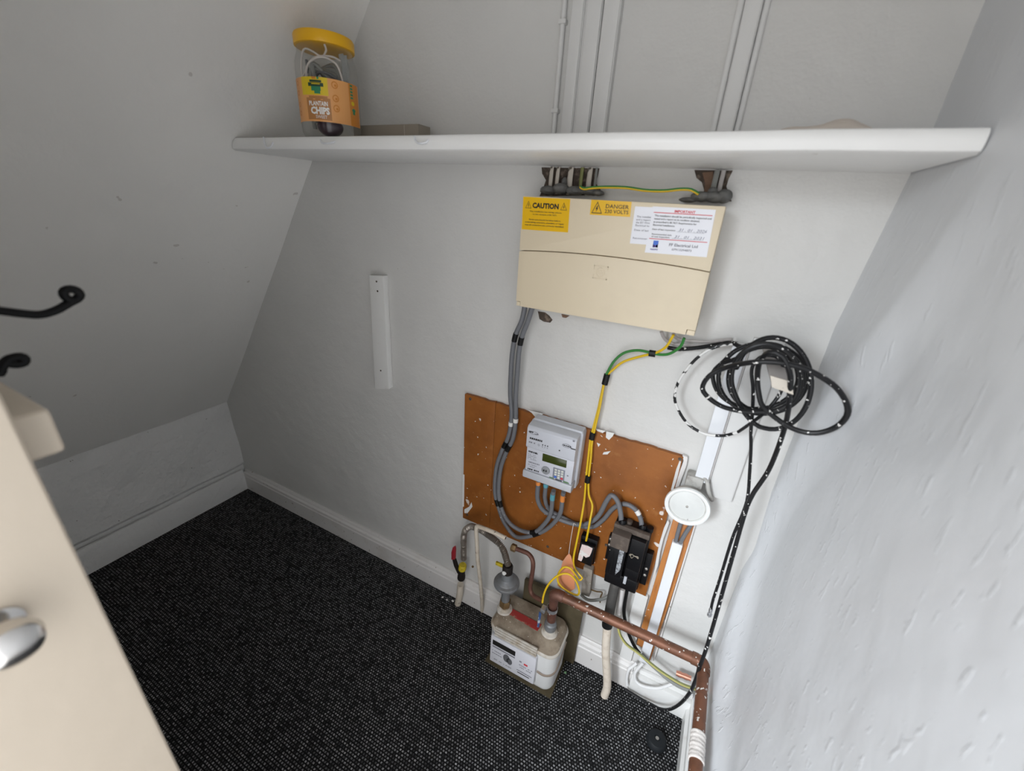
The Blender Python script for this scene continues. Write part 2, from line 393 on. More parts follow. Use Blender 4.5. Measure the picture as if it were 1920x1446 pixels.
# ------------------------------------------------------------------ lettering
_tc = {}
def glyphs(body, bold=0.0, shear=0.0):
    key = (body, bold, shear)
    if key not in _tc:
        cu = bpy.data.curves.new('txt', 'FONT'); cu.body = body; cu.size = 1; cu.offset = bold; cu.resolution_u = 2; cu.shear = shear
        ob = bpy.data.objects.new('txt', cu); me = ob.to_mesh()
        vs = [(v.co.x, v.co.y) for v in me.vertices]; fs = [list(p.vertices) for p in me.polygons]
        ob.to_mesh_clear(); bpy.data.objects.remove(ob); bpy.data.curves.remove(cu)
        x0 = min(v[0] for v in vs); x1 = max(v[0] for v in vs)
        cap = 0.73
        _tc[key] = ([((x - x0) / (x1 - x0), y / cap) for x, y in vs], fs)
    return _tc[key]
class Sheet:
    """a small flat print: positions are fractions (u right, v down) of a quad given by its corners TL, TR, BR, BL"""
    def __init__(s, TL, TR, BR, BL, n=(0, -1, 0), lift=0.0006, fn=None):
        s.c = [Vector(p) for p in (TL, TR, BR, BL)]; s.n = Vector(n); s.lift = lift; s.g = G(); s.fn = fn
    def at(s, u, v, l=None):
        l = s.lift if l is None else l
        if s.fn: return s.fn(u, v, l)
        a = s.c[0].lerp(s.c[1], u); b = s.c[3].lerp(s.c[2], u); return a.lerp(b, v) + s.n * l
    def text(s, body, u0, u1, v, h, m, bold=0.02, slope=0.0, shear=0.0, l=None):
        """text spans u0..u1, cap height h, baseline centred so that v is mid height"""
        vs, fs = glyphs(body, bold, shear)
        s.g.add([s.at(u0 + x * (u1 - u0), v + h / 2 - y * h + slope * x, l) for x, y in vs], fs, m); return s
    def poly(s, pts, m, l=None):
        s.g.add([s.at(u, v, l) for u, v in pts], [list(range(len(pts)))], m); return s
    def rect(s, u0, u1, v0, v1, m, l=None): return s.poly([(u0, v0), (u1, v0), (u1, v1), (u0, v1)], m, l)
    def line(s, pts, wu, wv, m, l=None):
        for (a, b), (c, d) in zip(pts, pts[1:]):
            du, dv = c - a, d - b; q = math.hypot(du, dv) or 1
            nu, nv = -dv / q * wu, du / q * wv
            s.poly([(a + nu, b + nv), (c + nu, d + nv), (c - nu, d - nv), (a - nu, b - nv)], m, l)
        return s
    def tri(s, u, v, wu, hv, m, t=0.16):
        out = [(u, v - hv / 2), (u + wu / 2, v + hv / 2), (u - wu / 2, v + hv / 2)]
        cx, cy = u, v + hv / 6
        inn = [(cx + (a - cx) * (1 - 2.4 * t), cy + (b - cy) * (1 - 2.4 * t)) for a, b in out]
        for i in range(3): s.poly([out[i], out[(i + 1) % 3], inn[(i + 1) % 3], inn[i]], m)
        return s
    def bolt(s, u, v, wu, hv, m):
        P = [(0.1, -0.5), (-0.35, 0.08), (-0.05, 0.05), (-0.2, 0.5), (0.35, -0.12), (0.05, -0.08), (0.3, -0.5)]
        return s.poly([(u + a * wu, v + b * hv) for a, b in P], m)
    def ring(s, u, v, ru, rv, m, t=0.25, k=16, l=None):
        for i in range(k):
            a, b = 2 * math.pi * i / k, 2 * math.pi * (i + 1) / k
            s.poly([(u + ru * math.cos(a), v + rv * math.sin(a)), (u + ru * math.cos(b), v + rv * math.sin(b)),
                    (u + ru * (1 - t) * math.cos(b), v + rv * (1 - t) * math.sin(b)), (u + ru * (1 - t) * math.cos(a), v + rv * (1 - t) * math.sin(a))], m, l)
        return s
    def disc(s, u, v, ru, rv, m, k=18, l=None):
        return s.poly([(u + ru * math.cos(2 * math.pi * i / k), v + rv * math.sin(2 * math.pi * i / k)) for i in range(k)], m, l)
    def dashes(s, u0, u1, v, h, m, seed=1, dens=0.8):
        rr = random.Random(seed); u = u0
        while u < u1:
            wd = rr.uniform(0.012, 0.04)
            if rr.random() < dens: s.rect(u, min(u + wd, u1), v - h / 2, v + h / 2, m)
            u += wd + 0.008
        return s
    def build(s, name, parent): return s.g.build(name, parent, kind='stuff')

def sticker(parent, px, d, bg, label, thick=0.0006):
    TL, TR, BR, BL = [W(x, y, d) for x, y in px]
    g = G().prism([TL, TR, BR, BL], (0, -thick, 0), bg)
    o = g.build('sticker', parent, label=label)
    return o, Sheet(TL, TR, BR, BL, lift=thick + 0.0004)

# ================================================================== THE SETTING
SX = lambda z: -2.03 + (z - 0.488) * (1.03 / 1.347)          # x of the sloping underside of the stairs at height z
YF = -1.34
def grid(fn, nu, nv, m):
    g = G(); vs = [fn(i / nu, j / nv) for j in range(nv + 1) for i in range(nu + 1)]
    fs = [(j * (nu + 1) + i, j * (nu + 1) + i + 1, (j + 1) * (nu + 1) + i + 1, (j + 1) * (nu + 1) + i) for j in range(nv) for i in range(nu)]
    return g.add(vs, fs, m)

struct('floor', G().box(-2.2, 0.30, YF - 0.06, 0.02, -0.04, 0.0, M_carpet))
wall_back = struct('wall_back', G().box(-2.25, 0.32, 0.0, 0.06, -0.04, 2.62, M_wall))

RIDGE = [(-0.42, 1.62), (-0.286, 1.306), (-0.211, 1.166), (-0.09, 0.93), (-0.055, 0.705), (-0.12, 0.56), (-0.24, 0.44), (-0.42, 0.41), (-1.7, 0.40)]
def ridge_side(y, z):
    """signed distance to the plaster ridge, positive on the camera side"""
    best = 9; sg = 1
    for (a, b), (c, d) in zip(RIDGE, RIDGE[1:]):
        ex, ez = c - a, d - b; L2 = ex * ex + ez * ez
        t = max(0, min(1, ((y - a) * ex + (z - b) * ez) / L2))
        px, pz = a + ex * t, b + ez * t; dd = math.hypot(y - px, z - pz)
        if dd < best:
            best = dd; cr = ex * (z - b) - ez * (y - a); sg = -1 if cr > 0 else 1
    return best * sg
from mathutils import noise as mnoise
def right_x(y, z):
    """the right wall is flat on the camera side of the ridge and coved towards the corner and the floor beyond it"""
    s = ridge_side(y, z); top = max(0.0, min(1.0, (1.62 - z) / 0.35))
    cove = 0.36 * max(0.0, min(0.080, -s)) * top
    lip = 0.003 * math.exp(-(s / 0.012) ** 2) * top
    n = mnoise.noise(Vector((y * 4, z * 4, 1.7))) * 0.005 + mnoise.noise(Vector((y * 11, z * 11, 5.1))) * 0.0014
    edge = min(1.0, -y / 0.06)
    return 0.244 - (cove + lip + n * edge)
YS, ZS = 130, 150
gr = grid(lambda u, v: (right_x(0.0 + (YF - 0.0) * u, 2.62 * v), YF * u, 2.62 * v), YS, ZS, M_right)
gr.box(0.262, 0.32, YF, 0.0, -0.04, 2.62, M_right)
struct('wall_right', gr)

# knee wall (left), sloping soffit, flat ceiling, front wall with the doorway
struct('wall_left', grid(lambda u, v: (-1.994 - 0.036 * v + mnoise.noise(Vector((u * 9, v * 3, 0))) * 0.008 - (0.012 if v < 0.28 else 0), 0.0 + (YF - 0.0) * u, 0.492 * v), 90, 30, M_brickpaint)
       .box(-2.12, -2.05, YF, 0.0, -0.04, 0.50, M_brickpaint))
def slope_pt(u, v):
    z = 0.480 + (2.60 - 0.480) * v; y = YF * u
    n = mnoise.noise(Vector((y * 3, z * 3, 9))) * 0.006
    return (SX(z) - n * 0.8, y, z + n * 0.6)
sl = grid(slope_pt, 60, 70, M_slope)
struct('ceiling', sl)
# narrow filler fillet and crack where the soffit meets the back wall
crack = G()
rr = random.Random(3)
def strip(px, wd, m, d=0.004):
    pts = [W(x, y, d) for x, y in px]
    for i in range(len(pts) - 1):
        a = wd * rr.uniform(0.4, 1.2)
        crack.add([pts[i] + Vector((-a, 0, 0)), pts[i] + Vector((a, 0, 0)), pts[i + 1] + Vector((a * 0.7, 0, 0)), pts[i + 1] + Vector((-a * 0.7, 0, 0))], [(0, 1, 2, 3)], m)
ceil = bpy.data.objects['ceiling']
crack = G()
base = [W(x, y, 0.012) + Vector((0.004, 0, 0)) for x, y in ((466, 622), (458, 640), (450, 655), (443, 675), (436, 690), (429, 708), (424, 720))]
crack.tube(base, lambda t, a: 0.004 * (0.35 + 0.65 * abs(math.sin(9 * t + 0.6))), M_hole, k=6)
base = [W(x, y, 0.012) + Vector((0.004, 0, 0)) for x, y in ((420, 732), (417, 742), (414, 748))]
crack.tube(base, 0.003, M_hole, k=6)
crack.build('crack', ceil)
struct('ceiling.001', G().box(-0.75, 0.32, YF, 0.06, 2.58, 2.64, M_slope))
struct('wall_front', G().box(-2.2, -0.56, YF - 0.06, YF, -0.04, 2.64, M_slope).box(-0.56, 0.32, YF - 0.06, YF, 1.95, 2.64, M_slope))

# skirtings
def skirt(g, prof, a, b, m):
    """prof: (out, z) outline extruded from a to b; out is measured along the inward normal"""
    a, b = Vector(a), Vector(b); t = (b - a).normalized(); nrm = Vector((t.y, -t.x, 0))
    g.prism([a + nrm * o + Vector((0, 0, z)) for o, z in prof], b - a, m)
PROF = [(0, 0), (0.020, 0), (0.020, 0.080), (0.017, 0.084), (0.017, 0.089), (0.020, 0.093), (0.019, 0.099), (0.012, 0.105), (0.010, 0.113), (0.006, 0.117), (0, 0.117)]
g = G(); skirt(g, PROF, (-1.995, 0, 0), (0.03, 0, 0), M_dirtytrim); struct('baseboard_back', g)
g = G(); skirt(g, [(0, 0), (0.034, 0), (0.034, 0.055), (0.026, 0.064), (0.026, 0.09), (0.012, 0.10), (0, 0.10)], (0.238, 0, 0), (0.238, YF, 0), M_trim); struct('baseboard_right', g)
g = G(); skirt(g, [(0, 0), (0.018, 0), (0.018, 0.100), (0.010, 0.118), (0, 0.118)], (-2.006, YF, 0), (-2.006, -0.02, 0), M_brickpaint); struct('baseboard_left', g)
# blocked-in corner where the back skirting stops: plain low boxing and an upright strip above it
struct('trim_1', G().box(0.03, 0.213, -0.026, 0.0, 0.0, 0.085, M_trim).box(0.03, 0.213, -0.012, 0, 0.085, 0.105, M_trim), bevel=0.004)
struct('trim_2', G().box(-0.020, 0.018, -0.013, 0.0, 0.118, 0.415, M_trim), bevel=0.003)
# small broken patches in the plaster round the cable entries
def patch(px, m, d=0.0015, name='broken_plaster'):
    c = [W(x, y, 0) for x, y in px]
    G().prism([p + Vector((0, 0.001, 0)) for p in c], (0, -d - 0.001, 0), m).build(name, wall_back)
patch([(1016, 314), (1124, 316), (1121, 330), (1116, 343), (1124, 352), (1132, 366), (1012, 368), (1020, 350), (1024, 338), (1017, 326)], M_hole)
patch([(1302, 319), (1374, 320), (1366, 336), (1362, 350), (1372, 378), (1318, 378), (1320, 356), (1316, 342), (1306, 334)], M_hole)
patch([(1317, 324), (1337, 322), (1338, 352), (1333, 366), (1320, 362), (1322, 344)], M_brick, 0.003, 'exposed_brick')
patch([(1009, 584), (1022, 586), (1030, 592), (1036, 600), (1032, 605), (1020, 603), (1012, 598)], M_hole, 0.002)
patch([(1053, 589), (1068, 592), (1062, 596), (1055, 595)], M_brick, 0.002, 'exposed_brick')

# the open cupboard door beside the camera
door = bpy.data.objects.new('door_1', None); C.objects.link(door); door['kind'] = 'structure'
door.location = (-0.5, -1.28, 0); LOCS['door_1'] = Vector(door.location)
G().box(-0.535, -0.5, -1.30, -0.916, 0.01, 2.03, M_cream).build('door_leaf', door, bevel=0.006, seg=3)
kc = Vector((-0.5, -0.978, 1.085))
kn = G().lathe([(0.017, 0), (0.017, 0.003), (0.008, 0.006), (0.007, 0.014), (0.011, 0.018), (0.018, 0.023), (0.0205, 0.031), (0.0185, 0.039), (0.011, 0.044), (0.0005, 0.0455)], kc, M_chrome, axis=(1, 0, 0), k=36).build('door_knob', door, label='round shiny metal knob')

# ================================================================== SHELF AND WHAT IS ON IT
ST = 1.574
shelf = thing('shelf', (-0.5, -0.12, 1.546), 'long thick white painted shelf board across the back wall', 'shelf')
g = G()
pr = [(-0.001, 1.5465), (-0.240, 1.5445), (-0.247, 1.548), (-0.250, 1.555), (-0.250, 1.566), (-0.246, 1.572), (-0.238, ST), (-0.001, ST)]
g2 = []
nx = 40
for i in range(nx + 1):
    t = i / nx
    x = SX(1.56) + 0.004 + (0.236 - SX(1.56) - 0.004) * t
    wv = 0.0012 * mnoise.noise(Vector((x * 7, 0, 0)))
    for (y, z) in pr:
        xx = x
        if i == 0: xx = SX(z) + 0.004
        g2.append(Vector((xx, y + (wv if y < -0.2 else 0), z + wv)))
k = len(pr); fs = [(i * k + j, i * k + (j + 1) % k, (i + 1) * k + (j + 1) % k, (i + 1) * k + j) for i in range(nx) for j in range(k)]
fs += [tuple(range(k))[::-1], tuple(nx * k + j for j in range(k))]
g.add(g2, fs, M_shelf); g.build('board', shelf)
for (x0, x1, y0, yb) in ((494, 512, 257, 276), (601, 628, 262, 268), (777, 803, 256, 268)):
    a = W(x0, y0, 0.2505); b = W((x0 + x1) / 2 - 3, yb + 1, 0.258); c = W(x1, y0 + (yb - y0) * 0.5, 0.2505)
    a2 = W(x0 + 2, (y0 + yb) / 2 + 2, 0.254); c2 = W(x1 - 4, yb - 1, 0.254)
    G().tube([a, a2, b, c2, c], 0.0020, M_pvc, k=8, step=0.002).build('cup_hook', shelf)

# jar
JC = Vector((-0.928, -0.172, ST)); JR = 0.067
jar = thing('jar', JC, 'clear plastic jar with yellow lid and orange label on the shelf', 'jar')
prof = [(0.052, 0.001), (0.062, 0.004), (0.066, 0.012), (0.067, 0.03), (0.067, 0.135), (0.066, 0.150), (0.062, 0.162), (0.0595, 0.168), (0.0595, 0.181)]
G().lathe(prof, JC, M_clear, k=56, caps=False).build('jar_body', jar)
G().lathe([(0.0605, 0.179), (0.0635, 0.180), (0.064, 0.182), (0.064, 0.198), (0.062, 0.2015), (0.056, 0.203), (0.0005, 0.203)], JC, M_lid, k=56).build('lid', jar, label='yellow screw lid')
va = math.atan2(CAMPOS.y - JC.y, CAMPOS.x - JC.x)
fp = Vector((JC.x + JR * math.cos(va), JC.y + JR * math.sin(va), 0))
zt = W(620, 146, -fp.y).z; zb = W(620, 230, -fp.y).z
def jl(u, v, l):
    # u in -1..1 is the sine of the angle from the line of sight
    a = va + math.asin(max(-0.9995, min(0.9995, u)))
    r = JR + 0.0006 + l
    return Vector((JC.x + r * math.cos(a), JC.y + r * math.sin(a), zt + (zb - zt) * v))
lg = G(); n = 40
angs = [math.radians(-92 + (68 + 92) * i / n) for i in range(n + 1)]
vs_ = []
for a in angs:
    for z in (zt, zb):
        for r in (JR + 0.0003, JR + 0.0008): vs_.append((JC.x + r * math.cos(va + a), JC.y + r * math.sin(va + a), z))
fs_ = []
for i in range(n):
    o = i * 4
    fs_ += [(o + 1, o + 5, o + 7, o + 3), (o, o + 2, o + 6, o + 4), (o, o + 4, o + 5, o + 1), (o + 2, o + 3, o + 7, o + 6)]
lg.add(vs_, fs_, M_jlabel); lab = lg.build('paper_label', jar, label='orange wrap-round paper label')
S = Sheet((0, 0, 0), (0, 0, 0), (0, 0, 0), (0, 0, 0), fn=jl)
def cr(u0, u1, v0, v1, m, l, n=8):
    for i in range(n):
        a = u0 + (u1 - u0) * i / n; b = u0 + (u1 - u0) * (i + 1) / n; S.rect(a, b, v0, v1, m, l)
cr(-0.80, -0.02, 0.0, 0.40, M_jyel, 0.0006)
cr(-0.70, 0.02, 0.46, 0.96, M_jbrown, 0.0006); cr(-0.62, -0.06, 0.42, 0.47, M_jbrown, 0.0006)
cr(-0.44, -0.26, 0.16, 0.37, M_jgreen, 0.0009); cr(-0.60, -0.15, 0.13, 0.21, M_jdark, 0.0012)
cr(-0.52, -0.24, 0.20, 0.31, M_jgreen, 0.0010); cr(-0.55, -0.2, 0.07, 0.12, M_jdark, 0.0013); cr(-0.50, -0.25, 0.145, 0.165, M_jyel, 0.0015)
S.poly([(-0.49, 0.0), (-0.36, 0.0), (-0.36, 0.05), (-0.47, 0.05)], M_jlabel2, 0.0012); S.poly([(-0.33, 0.0), (-0.27, 0.0), (-0.27, 0.05), (-0.33, 0.05)], M_jgreen, 0.0012)
S.text('PLANTAIN', -0.63, -0.07, 0.585, 0.105, M_jwhite, 0.03, l=0.0012)
S.text('CHIPS', -0.60, -0.03, 0.745, 0.155, M_jwhite, 0.05, l=0.0012)
S.text('SWEET', -0.47, -0.12, 0.89, 0.075, M_lead, 0.02, l=0.0012)
S.rect(-0.50, -0.20, 0.485, 0.505, M_jlabel, 0.0012)
for v in (0.13, 0.43, 0.66): S.ring(0.19, v, 0.10, 0.085, M_jlabel2, 0.3, l=0.0008); S.disc(0.21, v + 0.01, 0.035, 0.03, M_jlabel2, l=0.0008)
cr(0.62, 0.90, 0.0, 1.0, M_jlabel2, 0.0006)
for i in range(5): S.rect(0.66, 0.74, 0.03 + i * 0.07, 0.075 + i * 0.07, M_jgreen, 0.0010)
S.disc(0.72, 0.46, 0.05, 0.05, M_jyel, l=0.0010); S.disc(0.735, 0.62, 0.055, 0.045, M_jgreen, l=0.0010); S.rect(0.70, 0.77, 0.66, 0.72, M_jgreen, 0.0010)
for s_ in (0.12, 0.34, 0.6, 0.8): S.ring(-0.93, s_, 0.03, 0.06, M_jlabel2, 0.4, l=0.0007)
S.build('print', lab)
# contents: separate things inside the jar
def jp(a, r, z): return JC + Vector((math.cos(va + a) * r, math.sin(va + a) * r, z))
g = G().tube([jp(-1.0, 0.055, 0.09), jp(-0.75, 0.058, 0.135), jp(-0.2, 0.06, 0.152), jp(0.35, 0.059, 0.145), jp(0.6, 0.058, 0.11), jp(0.8, 0.055, 0.08)], 0.0022, M_lead, k=8)
tag(g.build('charging_lead', origin=jp(0, 0, 0.08)), 'pale charging lead arched behind the front of the plastic jar', 'cable', 'leads inside the jar')
g = G().tube([jp(-1.2, 0.05, 0.09), jp(-1.3, 0.055, 0.13), jp(-0.9, 0.055, 0.166), jp(-0.45, 0.052, 0.162), jp(-0.15, 0.05, 0.155), jp(0.05, 0.05, 0.168), jp(0.0, 0.053, 0.178)], 0.002, M_lead, k=8)
g.tube([jp(-1.15, 0.055, 0.12), jp(-0.5, 0.054, 0.15), jp(0.2, 0.053, 0.158), jp(0.7, 0.052, 0.155)], 0.002, M_lead, k=8)
tag(g.build('charging_lead', origin=jp(0, 0, 0.1)), 'pale thin lead looped just below the yellow jar lid', 'cable', 'leads inside the jar')
g = G()
for q in range(4):
    g.tube([jp(-1.1 + 0.15 * q, 0.045, 0.06), jp(-0.7, 0.042 - q * 0.004, 0.12 + 0.008 * q), jp(0.0, 0.045 - q * 0.006, 0.128 - q * 0.008), jp(0.7, 0.04, 0.11 + 0.006 * q), jp(1.1, 0.04, 0.06)], 0.003, M_taildark, k=8)
for q in range(5):
    g.tube([jp(-1.25 + 0.2 * q, 0.04, 0.02 + 0.012 * q), jp(-1.0 + 0.1 * q, 0.05, 0.10 + 0.01 * q), jp(0.0, 0.015 + 0.006 * q, 0.145 - q * 0.006), jp(0.7, 0.04, 0.135 - 0.01 * q), jp(1.1, 0.045, 0.04)], 0.0046, M_greycable, k=8)
g.tube([jp(-1.0, 0.048, 0.15), jp(-0.85, 0.05, 0.125), jp(-0.6, 0.05, 0.112)], 0.003, M_taildark, k=8)
tag(g.build('black_lead', origin=jp(0, 0, 0.06)), 'bundle of dark grey leads coiled in the middle of the jar', 'cable')
g = G().ico(jp(-0.15, 0.028, 0.026), 0.026, M_plum, (1.1, 1.1, 0.8), 0.02)
tag(g.build('plug_adapter', origin=jp(-0.15, 0.028, 0.005)), 'dark plum plug adapter at the bottom of the plastic jar', 'adapter')
g = G()
pv = [[jp(0.62 + 0.10 * i, 0.057 - 0.004 * ((i + j) % 2), 0.05 + 0.118 * j / 5 + 0.002 * (i % 2)) for i in range(5)] for j in range(6)]
vs_ = [p for row in pv for p in row] + [p + (JC + Vector((0, 0, p.z - JC.z)) - p) * 0.12 for row in pv for p in row]
fs_ = [(j * 5 + i, j * 5 + i + 1, j * 5 + i + 6, j * 5 + i + 5) for j in range(5) for i in range(4)]
fs_ += [tuple(30 + q for q in f)[::-1] for f in fs_]
ed = [(i, i + 1) for i in range(4)] + [(4 + 5 * j, 9 + 5 * j) for j in range(5)] + [(25 + i + 1, 25 + i) for i in range(4)][::-1] + [(5 * j + 5, 5 * j) for j in range(5)][::-1]
fs_ += [(a, b, b + 30, a + 30) for a, b in ed]
tag(g.add(vs_, fs_, M_foil).build('foil_pouch', origin=jp(0.8, 0.05, 0.05)), 'crumpled silver foil pouch pressed against the right side of the jar', 'pouch')

a = W(676, 240, 0.06); b = W(797, 236, 0.06)
g = G().box(a.x, b.x, -0.085, -0.04, ST + 0.0005, b.z, M_offcut); g.box(b.x - 0.044, b.x - 0.0425, -0.0858, -0.085, ST + 0.001, b.z - 0.001, M_kraft)
tag(g.build('flat_card_box', origin=(a.x, -0.06, ST), bevel=0.0015), 'low grey-brown card strip lying on the shelf beside the jar', 'card')
def pap(u, v):
    x = 0.005 + 0.165 * u; y = -0.185 + 0.13 * v
    hump = max(0.0, math.sin(math.pi * u)) ** 0.5 * math.sin(math.pi * min(1.0, v * 0.8))
    z = ST + 0.0012 + 0.0335 * hump * (0.86 + 0.14 * math.sin(u * 11 + 1.0)) + 0.0015 * hump * math.sin(v * 9 + u * 14)
    return (x, y, z)
pg = grid(pap, 24, 8, M_kraft); n_ = len(pg.v)
top = list(pg.v); fs0 = list(pg.f)
bot = [Vector((p.x, p.y, ST + 0.0008)) for p in top]
pg.add(bot, [f[::-1] for f in fs0], M_kraft)
tag(pg.build('crumpled_paper', origin=(0.09, -0.12, ST)), 'crumpled sheet of pale brown paper on the right end of the shelf', 'paper')

# mini trunking and conduit on the wall above the shelf
Z1 = 2.579
def up_trunk(x0, x1, d, label, cat='trunking', name='cable_trunking', lid=True):
    t = thing(name, ((x0 + x1) / 2, 0, ST), label, cat, None)
    G().box(x0, x1, -d * 0.8, -0.0005, ST + 0.0005, Z1, M_pvcpaint).build('channel', t, bevel=0.0008)
    if lid: G().box(x0 + 0.0015, x1 - 0.0015, -d, -d * 0.8, ST + 0.001, Z1, M_pvcpaint).build('lid', t, bevel=0.0015)
    return t
G().box(-0.3332, -0.3312, -0.006, -0.0004, ST + 0.001, Z1, M_seam).build('gap_shade', wall_back)  # dark strip that paints in the shade between two trunkings
G().box(-0.3718, -0.3657, -0.009, -0.0004, ST + 0.001, Z1, M_pvcpaint).build('filler_strip', wall_back)
cd = thing('cable_conduit', (-0.417, 0, ST), 'thin white painted conduit with clip joints, leftmost run above the shelf', 'conduit')
G().tube([(-0.4185, -0.006, ST + 0.001), (-0.4185, -0.006, 1.64), (-0.4185, -0.006, 1.80), (-0.4185, -0.006, Z1)], 0.0058, M_pvcpaint, k=12, step=0.05).build('pipe', cd)
for z in (1.653, 1.808): G().box(-0.4255, -0.4095, -0.0145, -0.0005, z - 0.004, z + 0.004, M_pvcpaint).build('clip', cd, bevel=0.0015)
up_trunk(-0.399, -0.372, 0.016, 'white cable trunking just right of the thin conduit above the shelf')
up_trunk(-0.3655, -0.3334, 0.019, 'white cable trunking left of the dark gap above the shelf')
up_trunk(-0.3310, -0.297, 0.021, 'white cable trunking right of the dark gap above the shelf')
up_trunk(-0.0915, -0.081, 0.009, 'narrow white strip left of the right-hand trunking above the shelf')
up_trunk(-0.0795, -0.0505, 0.018, 'wide white trunking above the right-hand end of the fuse box')
up_trunk(-0.0495, -0.040, 0.009, 'narrow white strip right of the right-hand trunking above the shelf')

# ================================================================== CONSUMER UNIT
CD = 0.09
cuL, cuR = -0.444, -0.0285; cuT, cuB = 1.4777, 1.2300
cu = thing('consumer_unit', ((cuL + cuR) / 2, 0, cuB), 'cream plastic fuse box with warning stickers on the wall under the shelf', 'fuse box')
G().box(cuL + 0.004, cuR - 0.004, -0.045, -0.0005, cuB + 0.004, cuT - 0.004, M_cu).build('back_box', cu, bevel=0.004)
# arched joint between the fixed cover and the flap
def jz(x):
    t = (x - cuL) / (cuR - cuL); zL = W(971, 469.6, CD).z; zR = W(1329, 510.4, CD).z
    return zL + (zR - zL) * t + 0.0085 * (1 - (2 * t - 1) ** 2)
xs = [cuL + (cuR - cuL) * i / 24 for i in range(25)]
arc = [Vector((x, -0.045, jz(x) + 0.0007)) for x in xs]
G().prism([Vector((cuL, -0.045, cuT))] + arc + [Vector((cuR, -0.045, cuT))], (0, -(CD - 0.045), 0), M_cu).build('cover', cu, bevel=0.0025)
arc = [Vector((x, -0.046, jz(x) - 0.0007)) for x in xs]
nt_ = 0.0105
G().prism([Vector((cuL, -0.046, cuB + 0.0115)), Vector((cuL, -0.046, jz(cuL) - 0.0007))][::1] + arc[1:] + [Vector((cuR, -0.046, cuB + 0.0115)), Vector((cuR - 0.017, -0.046, cuB + 0.0115)), Vector((cuR - 0.017, -0.046, cuB)), Vector((cuL + 0.012, -0.046, cuB)), Vector((cuL + 0.012, -0.046, cuB + 0.0115))],
          (0, -(CD - 0.0455), 0), M_cu).build('flap', cu, bevel=0.0018)
G().box(cuL + 0.0004, cuL + 0.0108, -CD + 0.0025, -0.046, cuB, cuB + 0.0104, M_cu).build('corner_block', cu, bevel=0.0012)
G().box(cuR - 0.0158, cuR - 0.0004, -CD + 0.0025, -0.046, cuB, cuB + 0.0104, M_cu).build('corner_block', cu, bevel=0.0012)
# moulded maker's emblem: square frame with a ring and lozenge
ec = W(1126, 511, CD)
E_ = Sheet(ec + Vector((-0.016, 0, 0.014)), ec + Vector((0.016, 0, 0.014)), ec + Vector((0.016, 0, -0.014)), ec + Vector((-0.016, 0, -0.014)), lift=0.0014)
for r_ in ((0, 1, 0, 0.06), (0, 1, 0.94, 1), (0, 0.05, 0, 0.3), (0, 0.05, 0.7, 1), (0.95, 1, 0, 0.3), (0.95, 1, 0.7, 1)): E_.rect(*r_, M_cu)
E_.ring(0.5, 0.5, 0.32, 0.36, M_cu, 0.2); E_.poly([(0.5, 0.3), (0.68, 0.5), (0.5, 0.7), (0.32, 0.5)], M_cu)
gE = E_.g; ve = list(gE.v); fe = list(gE.f); gE.add([p + Vector((0, 0.0016, 0)) for p in ve], [f[::-1] for f in fe], M_cu)
gE.build('emblem', cu)

st, s = sticker(cu, [(981.5, 369), (1069.5, 373.5), (1065, 436), (978.5, 430)], CD, M_yel, 'yellow caution sticker at top left')
s.text('CAUTION', 0.215, 0.775, 0.235, 0.155, M_black, 0.045)
s.tri(0.125, 0.225, 0.135, 0.225, M_black, 0.07); s.rect(0.12, 0.133, 0.19, 0.27, M_black); s.rect(0.12, 0.133, 0.285, 0.30, M_black)
s.tri(0.88, 0.225, 0.135, 0.225, M_black, 0.07); s.bolt(0.88, 0.255, 0.05, 0.12, M_black)
s.text('This installation has wiring colours', 0.16, 0.84, 0.42, 0.042, M_black, 0.012)
s.text('to two versions of BS 7671.', 0.23, 0.75, 0.505, 0.042, M_black, 0.012)
s.text('Great care should be taken before', 0.15, 0.83, 0.67, 0.042, M_black, 0.02)
s.text('undertaking extension, alteration or repair', 0.07, 0.91, 0.755, 0.042, M_black, 0.02)
s.text('that all conductors are correctly identified.', 0.07, 0.91, 0.84, 0.042, M_black, 0.02)
s.build('print', st)
st, s = sticker(cu, [(1109, 374.5), (1184.5, 378.5), (1181.5, 407), (1106, 402.5)], CD, M_yel, 'yellow danger sticker at top centre')
s.tri(0.17, 0.49, 0.27, 0.80, M_black, 0.075); s.bolt(0.165, 0.58, 0.10, 0.45, M_black)
s.text('DANGER', 0.385, 0.95, 0.36, 0.27, M_black, 0.008); s.text('230 VOLTS', 0.37, 0.95, 0.70, 0.25, M_black, 0.008)
s.build('print', st)
st, s = sticker(cu, [(1191, 387), (1240, 389.5), (1229, 460), (1181, 456.5)], CD, M_paper, 'older white inspection sticker underneath')
for i, t_ in enumerate(('The installat', 'and a report', 'the IET Wirin', 'Electrical Ins')): s.text(t_, 0.12, 0.68, 0.26 + i * 0.078, 0.05, M_grey_ink, 0.012)
s.text('Date of last', 0.10, 0.67, 0.62, 0.05, M_grey_ink, 0.012); s.text('Recommen', 0.09, 0.66, 0.84, 0.05, M_grey_ink, 0.012)
s.build('print', st)
st, s = sticker(cu, [(1224, 387), (1342.5, 393.5), (1325, 482.5), (1209, 473.5)], CD + 0.0007, M_paper, 'white inspection sticker with red heading at top right')
s.text('IMPORTANT', 0.37, 0.70, 0.075, 0.055, M_red, 0.03)
s.rect(0.035, 0.965, 0.115, 0.130, M_red); s.rect(0.035, 0.965, 0.675, 0.690, M_red)
for i, (t_, u1) in enumerate((('This installation should be periodically inspected and', 0.96), ('tested and a report on its condition obtained,', 0.79), ('as prescribed in BS 7671 Requirements for', 0.75), ('Electrical Installations.', 0.42))):
    s.text(t_, 0.06, u1, 0.185 + i * 0.066, 0.038, M_black, 0.016)
